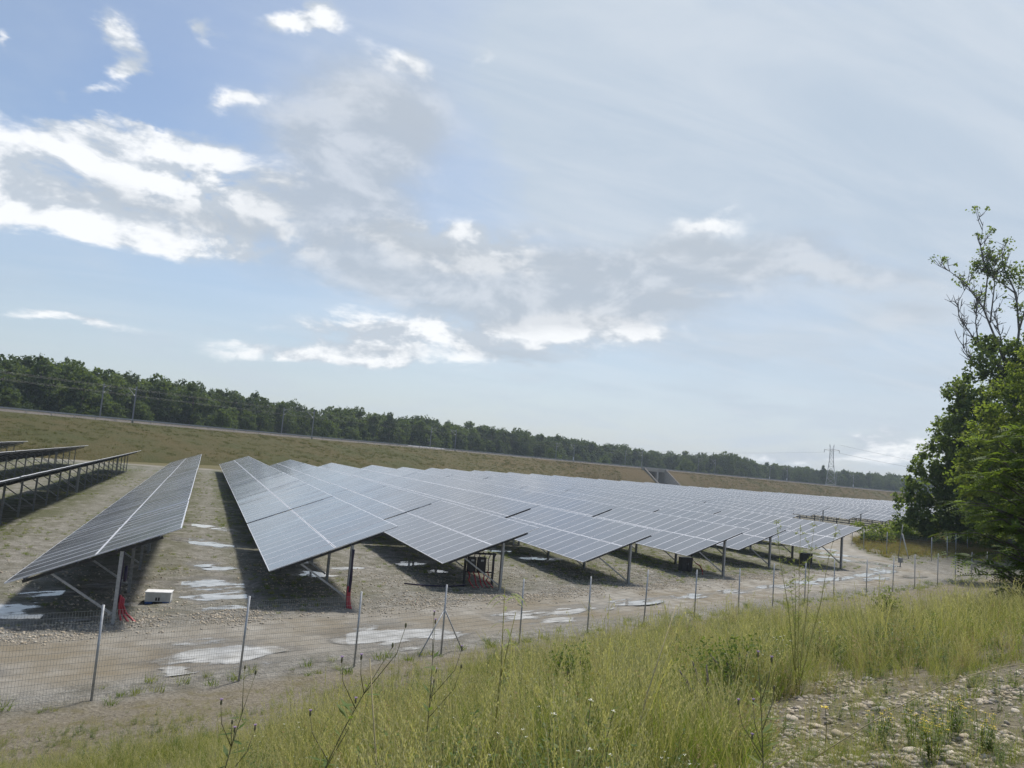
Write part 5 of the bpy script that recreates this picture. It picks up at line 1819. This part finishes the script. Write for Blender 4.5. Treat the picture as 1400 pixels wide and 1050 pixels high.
def pebble_mesh(seed, sub=2, flat=0.55):
    bmv = []
    import bmesh
    bm_ = bmesh.new()
    bmesh.ops.create_icosphere(bm_, subdivisions=sub, radius=0.5)
    r = random.Random(seed)
    off = [Vector((r.uniform(-9, 9), r.uniform(-9, 9), 0)) for _ in range(2)]
    sx, sy = r.uniform(.75, 1.1), r.uniform(.6, .95)
    for v_ in bm_.verts:
        n_ = float(fbm(np.array([v_.co.x * 2.2 + off[0].x + v_.co.z]), np.array([v_.co.y * 2.2 + off[0].y]), 2)[0]) - .5
        v_.co *= 1 + 0.5 * n_
        v_.co.x *= sx; v_.co.y *= sy; v_.co.z *= flat * r.uniform(.98, 1.02)
    me_ = bpy.data.meshes.new('stone')
    bm_.to_mesh(me_); bm_.free()
    me_.materials.append(M['stone'])
    me_.polygons.foreach_set('use_smooth', [True] * len(me_.polygons))
    return me_


SM = [pebble_mesh(i) for i in range(8)]
SMs = [pebble_mesh(20 + i, 1) for i in range(6)]
taken = []
kinds = ['pale', 'buff', 'grey', 'cream']
tries = 0
while len(taken) < 80 and tries < 6000:
    tries += 1
    a = rg.uniform(38, 58); D = 4.4 + 8.0 * rg.random() ** 1.2
    x, y = D * math.sin(R(a)), D * math.cos(R(a))
    if not in_patch(x, y): continue
    sz = rg.choice([0.08, 0.09, 0.10, 0.12, 0.14, 0.17])
    if any(math.hypot(x - q[0], y - q[1]) < (sz + q[2]) * 0.6 for q in taken): continue
    taken.append((x, y, sz))
    o = link('stone', SM[rg.randrange(8)], None, (x, y, float(ground_z(x, y)) + sz * 0.03), (rg.gauss(0, .15), rg.gauss(0, .15), rg.uniform(0, 6.28)))
    o.scale = (sz * rg.uniform(.9, 1.3), sz, sz * rg.uniform(.55, .9))
    tag(o, 'rounded river stone lying among pebbles on the bare patch of the bank', 'stone', 'river stones on the bare patch')
pts, rots, scl, pick = [], [], [], []
ca = np.radians(RNG.uniform(34, 64, 15000)); cd = 3.2 + 10 * RNG.random(15000) ** 0.8
cx, cy = cd * np.sin(ca), cd * np.cos(ca)
nz = fbm(cx * 1.1, cy * 1.1 + 30, 3)
ok = (patch_val(cx, cy) > -0.25) & ((nz > 0.50) | (RNG.random(15000) < .22))
for i in np.nonzero(ok)[0]:
    pts.append((cx[i], cy[i], 0.002)); rots.append((rg.gauss(0, .3), rg.gauss(0, .3), rg.uniform(0, 6.28))); scl.append(0.02 + 0.085 * rg.random() ** 2.6); pick.append(rg.randrange(6))
tag(scatter('pebbles', pts, rots, scl, pick, SMs), kind='stuff')
pts, rots, scl, pick = [], [], [], []
n_ = 42000
cs = RNG.uniform(-5, 50, n_); ct = 5.0 + np.abs(RNG.normal(size=n_)) * 6.5
ct = np.where(RNG.random(n_) < .35, 6.2 + RNG.normal(size=n_) * 0.7, ct)
cx, cy = xy(cs, ct)
ok = (cy < 55) & (puddle_mask(cx, cy) < 0.12) & (fbm(cx * .6, cy * .6, 2) + RNG.normal(size=n_) * .1 > .42)
for i in np.nonzero(ok)[0]:
    pts.append((cx[i], cy[i], 0.004)); rots.append((rg.gauss(0, .4), rg.gauss(0, .4), rg.uniform(0, 6.28))); scl.append(0.03 + 0.10 * rg.random() ** 3); pick.append(rg.randrange(6))
tag(scatter('field_gravel', pts, rots, scl, pick, SMs), kind='stuff')

# ------------------------------------------------------------------ single plants on the bank


def bank_at(azd, D):
    x, y = place(azd, D)
    return x, y, float(ground_z(x, y))


def thistle(azd, D, h, label, seed, heads=True, lean=0.15):
    x, y, z = bank_at(azd, D)
    root = empty('thistle', (x, y, z)); tag(root, label, 'thistle', 'thistles in the bank grass')
    rr_ = random.Random(seed)
    lx, ly = rr_.gauss(0, lean), rr_.gauss(0, lean)
    main = [Vector((lx * q ** 1.5 * h, ly * q ** 1.5 * h, h * q - .03)) for q in (0, .2, .4, .6, .8, 1)]
    mb = MB(); mb.tube(main, [0.0042, .004, .0035, .003, .0024, .0018], 6)
    ends = [main[-1]]
    for i in range(5):
        q = rr_.uniform(.35, .92) * 5; j = min(4, int(q)); a = main[j].lerp(main[j + 1], q - j)
        an = rr_.uniform(0, 6.28); l_ = rr_.uniform(.12, .34) * h
        b_ = a + Vector((math.cos(an) * l_ * .45, math.sin(an) * l_ * .45, l_ * .6)); c_ = b_ + Vector((math.cos(an) * l_ * .1, math.sin(an) * l_ * .1, l_ * .4))
        mb.tube([a, b_, c_], [.003, .0024, .0017], 5); ends.append(c_)
    mb.build('stem', M['stem'], root)
    V, F = [], []
    for i in range(26):
        q = rr_.uniform(.03, .8) * 5; j = min(4, int(q)); a = main[j].lerp(main[j + 1], q - j)
        an = rr_.uniform(0, 6.28); l_ = rr_.uniform(.06, .15); d = Vector((math.cos(an), math.sin(an), rr_.uniform(-.1, .7))).normalized(); sd = Vector((-math.sin(an), math.cos(an), 0)) * l_ * .13
        i0 = len(V); V += [tuple(a), tuple(a + d * l_ * .5 + sd), tuple(a + d * l_), tuple(a + d * l_ * .5 - sd)]; F.append((i0, i0 + 1, i0 + 2, i0 + 3))
    link('leaves', np_mesh('leaves', V, np.array(F), [M['herb']]), root)['kind'] = 'stuff'
    for e in ends:
        hb = MB(); hb.tube([e + Vector((0, 0, dz_)) for dz_ in (-.006, .0, .010, .02, .026)], [.002, .0055, .007, .0055, .003], 8)
        ho = hb.build('flower_head', M['stem'], root)
        if rr_.random() < .55:
            fb = MB()
            for k in range(10):
                an = k * .63; fb.tube([e + Vector((0, 0, .022)), e + Vector((math.cos(an) * .010, math.sin(an) * .010, .034))], [.0026, .001], 4)
            fb.build('petals', M['purplefl'], ho).name = 'petal'


for (a_, D_, h_, lab, sd_) in ((3.0, 5.2, 1.05, 'dark branching thistle leaning near the left post, lowest in the grass', 1), (9.0, 5.0, 1.25, 'dark branching thistle in front of the second puddle patch, left of the braced post', 2),
                               (17.3, 6.0, 1.30, 'thistle with pale purple heads in front of the braced fence post', 4),
                               (6.2, 4.3, 0.62, 'low thistle with a purple head at the bottom edge', 6), (40.8, 5.0, 0.95, 'dark bare stalk at the left rim of the stony patch', 7)):
    thistle(a_, D_, h_, lab, sd_)


def feathery(azd, D, h, label):
    x, y, z = bank_at(azd, D)
    root = empty('feathery_weed', (x, y, z)); tag(root, label, 'weed')
    rr_ = random.Random(9)
    mb = MB(); V, F = [], []
    for s_ in range(6):
        an = rr_.uniform(0, 6.28); sp = rr_.uniform(.05, .34); hh = h * rr_.uniform(.55, 1)
        pl = [Vector((math.cos(an) * sp * q * hh * .7 + rr_.gauss(0, .012), math.sin(an) * sp * q * hh * .7 + rr_.gauss(0, .012), hh * q - .03)) for q in (0, .25, .5, .75, 1)]
        mb.tube(pl, [.007, .006, .0045, .003, .0015], 5)
        for b_ in range(13):
            q = (.40 + .60 * rr_.random()) * 4; j = min(3, int(q)); a = pl[j].lerp(pl[j + 1], q - j)
            an2 = rr_.uniform(0, 6.28); l_ = rr_.uniform(.10, .42) * (1.15 - q / 5); d = Vector((math.cos(an2), math.sin(an2), rr_.uniform(.3, 1.3))).normalized()
            mb.tube([a, a + d * l_], [.0026, .0012], 4)
            for k in range(13):
                c_ = a + d * l_ * rr_.uniform(.15, 1.05); e = Vector((rr_.gauss(0, 1), rr_.gauss(0, 1), rr_.gauss(.3, .7))).normalized() * rr_.uniform(.018, .05)
                sd = Vector((rr_.gauss(0, 1), rr_.gauss(0, 1), rr_.gauss(0, 1))).normalized() * .0055
                i0 = len(V); V += [tuple(c_), tuple(c_ + e * .5 + sd), tuple(c_ + e), tuple(c_ + e * .5 - sd)]; F.append((i0, i0 + 1, i0 + 2, i0 + 3))
    mb.build('stem', M['grass_s'], root)
    link('leaves', np_mesh('leaves', V, np.array(F), [M['pale_leaf']]), root)['kind'] = 'stuff'


feathery(42.6, 11.3, 2.45, 'tall feathery yellow-green weed rising in front of the last near rows')


def pale_plant(azd, D, h):
    x, y, z = bank_at(azd, D)
    root = empty('pale_weed', (x, y, z)); tag(root, 'pale yellow-green weed with drooping strap leaves below the inverter rack', 'weed')
    rr_ = random.Random(4)
    mb = MB(); mb.tube([(0, 0, -.03), (.02, 0, h * .5), (.0, .02, h * .93)], [.008, .006, .003], 6); mb.tube([(0.02, 0, h * .45), (.12, 0, h * .8)], [.005, .003], 5); mb.build('stem', M['grass_s'], root)
    for k in range(13):
        q = rr_.uniform(.35, 1.0); an = rr_.uniform(0, 6.28); l_ = rr_.uniform(.12, .28)
        a = Vector((.02, 0, h * q * .93)); V, F = [], []
        for s_ in range(6):
            u_ = s_ / 5; c_ = a + Vector((math.cos(an) * l_ * u_, math.sin(an) * l_ * u_, l_ * (.7 * u_ - .95 * u_ * u_))); w = .011 * math.sin(math.pi * (.12 + .86 * u_)); sd = Vector((-math.sin(an), math.cos(an), .2)) * w
            V += [tuple(c_ - sd), tuple(c_ + sd)]
        for s_ in range(5): F.append((s_ * 2, s_ * 2 + 1, s_ * 2 + 3, s_ * 2 + 2))
        link('leaf', np_mesh('leaf', V, np.array(F), [M['pale_leaf']]), root)


pale_plant(22.0, 7.2, 1.72)
# leafy bramble, dark weed by the fence
for (a_, D_, r_, h_, sz_, lab, sd_, mk_) in ((39.0, 11.2, 0.7, 0.85, 0.05, 'leafy green bramble bush rising from the grass left of the feathery weed', 11, 'herb'), (37.0, 9.0, .5, 1.05, .03, 'grey-green wormwood clump below the bramble', 12, 'herb'), (27.5, 12.5, .45, .95, .06, 'small dark green bush by the fence right of the braced post', 13, 'herb'), (47.8, 25.0, .45, 1.2, .08, 'thin dark weed against the far wire fence', 14, 'herb')):
    x, y, z = bank_at(a_, D_)
    bush('leafy_weed', x, y, r_, h_, 1200 if r_ > .6 else 900, sz_, M[mk_], lab, sd_, 'leafy weeds on the bank')
# yellow flowered plants on the stony patch
for k, (a_, D_) in enumerate(((47.5, 7.6), (49.6, 7.4), (51.5, 7.7), (53.2, 7.3), (50.6, 6.9))):
    x, y, z = bank_at(a_, D_)
    root = empty('yellow_flower_plant', (x, y, z)); tag(root, 'low plant dotted with small yellow flowers on the stony patch, %s' % ('leftmost of the five', 'second from the left', 'middle one at the back', 'rightmost of the five', 'nearest the bottom edge')[k], 'flower plant', 'yellow flowered plants on the stony patch')
    st_, lf = herb(0.34, 16, 200 + k, 0.035)
    link('stems', np_mesh('stems', st_[0], np.array(st_[1]), [M['grass_g']]), root)['kind'] = 'stuff'
    link('leaves', np_mesh('leaves', lf[0], np.array(lf[1]), [M['herb']]), root)['kind'] = 'stuff'
    tp = [v_ for i_, v_ in enumerate(st_[0]) if i_ % 10 == 8] + [v_ for i_, v_ in enumerate(lf[0]) if i_ % 36 == 2 and v_[2] > .2]
    fl = flowers(tp, 0.012, 9 + k)
    link('flowers', np_mesh('flowers', fl[0], np.array(fl[1]), [M['yellow']]), root)['kind'] = 'stuff'
x, y, z = bank_at(44.4, 7.4)
root = empty('orange_flower', (x, y, z)); tag(root, 'single orange-yellow flower at the upper rim of the stony patch', 'flower')
mb = MB(); mb.tube([(0, 0, -.02), (.01, 0, .2), (0, .01, .36)], .003, 5); mb.build('stem', M['stem'], root)
fl = flowers([(0, .01, .36)] * 3, 0.03, 5); link('petals', np_mesh('petals', fl[0], np.array(fl[1]), [M['yellow']]), root).name = 'petal'
# dry arching stems
x, y, z = bank_at(43.5, 6.6)
root = empty('dry_stem', (x, y, z)); tag(root, 'long pale dry stem arching to the right over the stony patch', 'dry stem')
mb = MB(); mb.tube([Vector((q * 1.75, -q * 1.05, 0.02 + 1.0 * math.sin(q * 1.75) * .95)) for q in np.linspace(0, 1, 12)], [.005 - .003 * q for q in np.linspace(0, 1, 12)], 5); mb.build('stalk', M['drystem'], root)
for k, (a_, D_, h_, lab) in enumerate(((14.6, 4.6, 1.1, 'straight straw-coloured dry stalk leaning left at the bottom centre'), (31.5, 5.6, 1.25, 'slim dry stalk leaning right in the middle of the tall grass'))):
    x, y, z = bank_at(a_, D_)
    root = empty('dry_stem', (x, y, z)); tag(root, lab, 'dry stem')
    mb = MB(); mb.tube([(0, 0, -.02), (-.06 + .2 * k, .02, h_ * .5), (-.15 + .5 * k, .03, h_)], [.006, .005, .003], 5); mb.build('stalk', M['drystem'], root)

# ------------------------------------------------------------------ air
mt = bpy.data.materials.new('haze')
mt.use_nodes = True
nt_ = mt.node_tree
nt_.nodes.clear()
vo = nt_.nodes.new('ShaderNodeOutputMaterial')
pv = nt_.nodes.new('ShaderNodeVolumePrincipled')
pv.inputs['Color'].default_value = (0.74, 0.86, 0.98, 1)
pv.inputs['Density'].default_value = 0.00024
pv.inputs['Anisotropy'].default_value = 0.2
nt_.links.new(pv.outputs[0], vo.inputs['Volume'])
mb = MB(); mb.box((300, 1600, 19.5), (6400, 5200, 43))
tag(mb.build('haze', mt), kind='stuff')
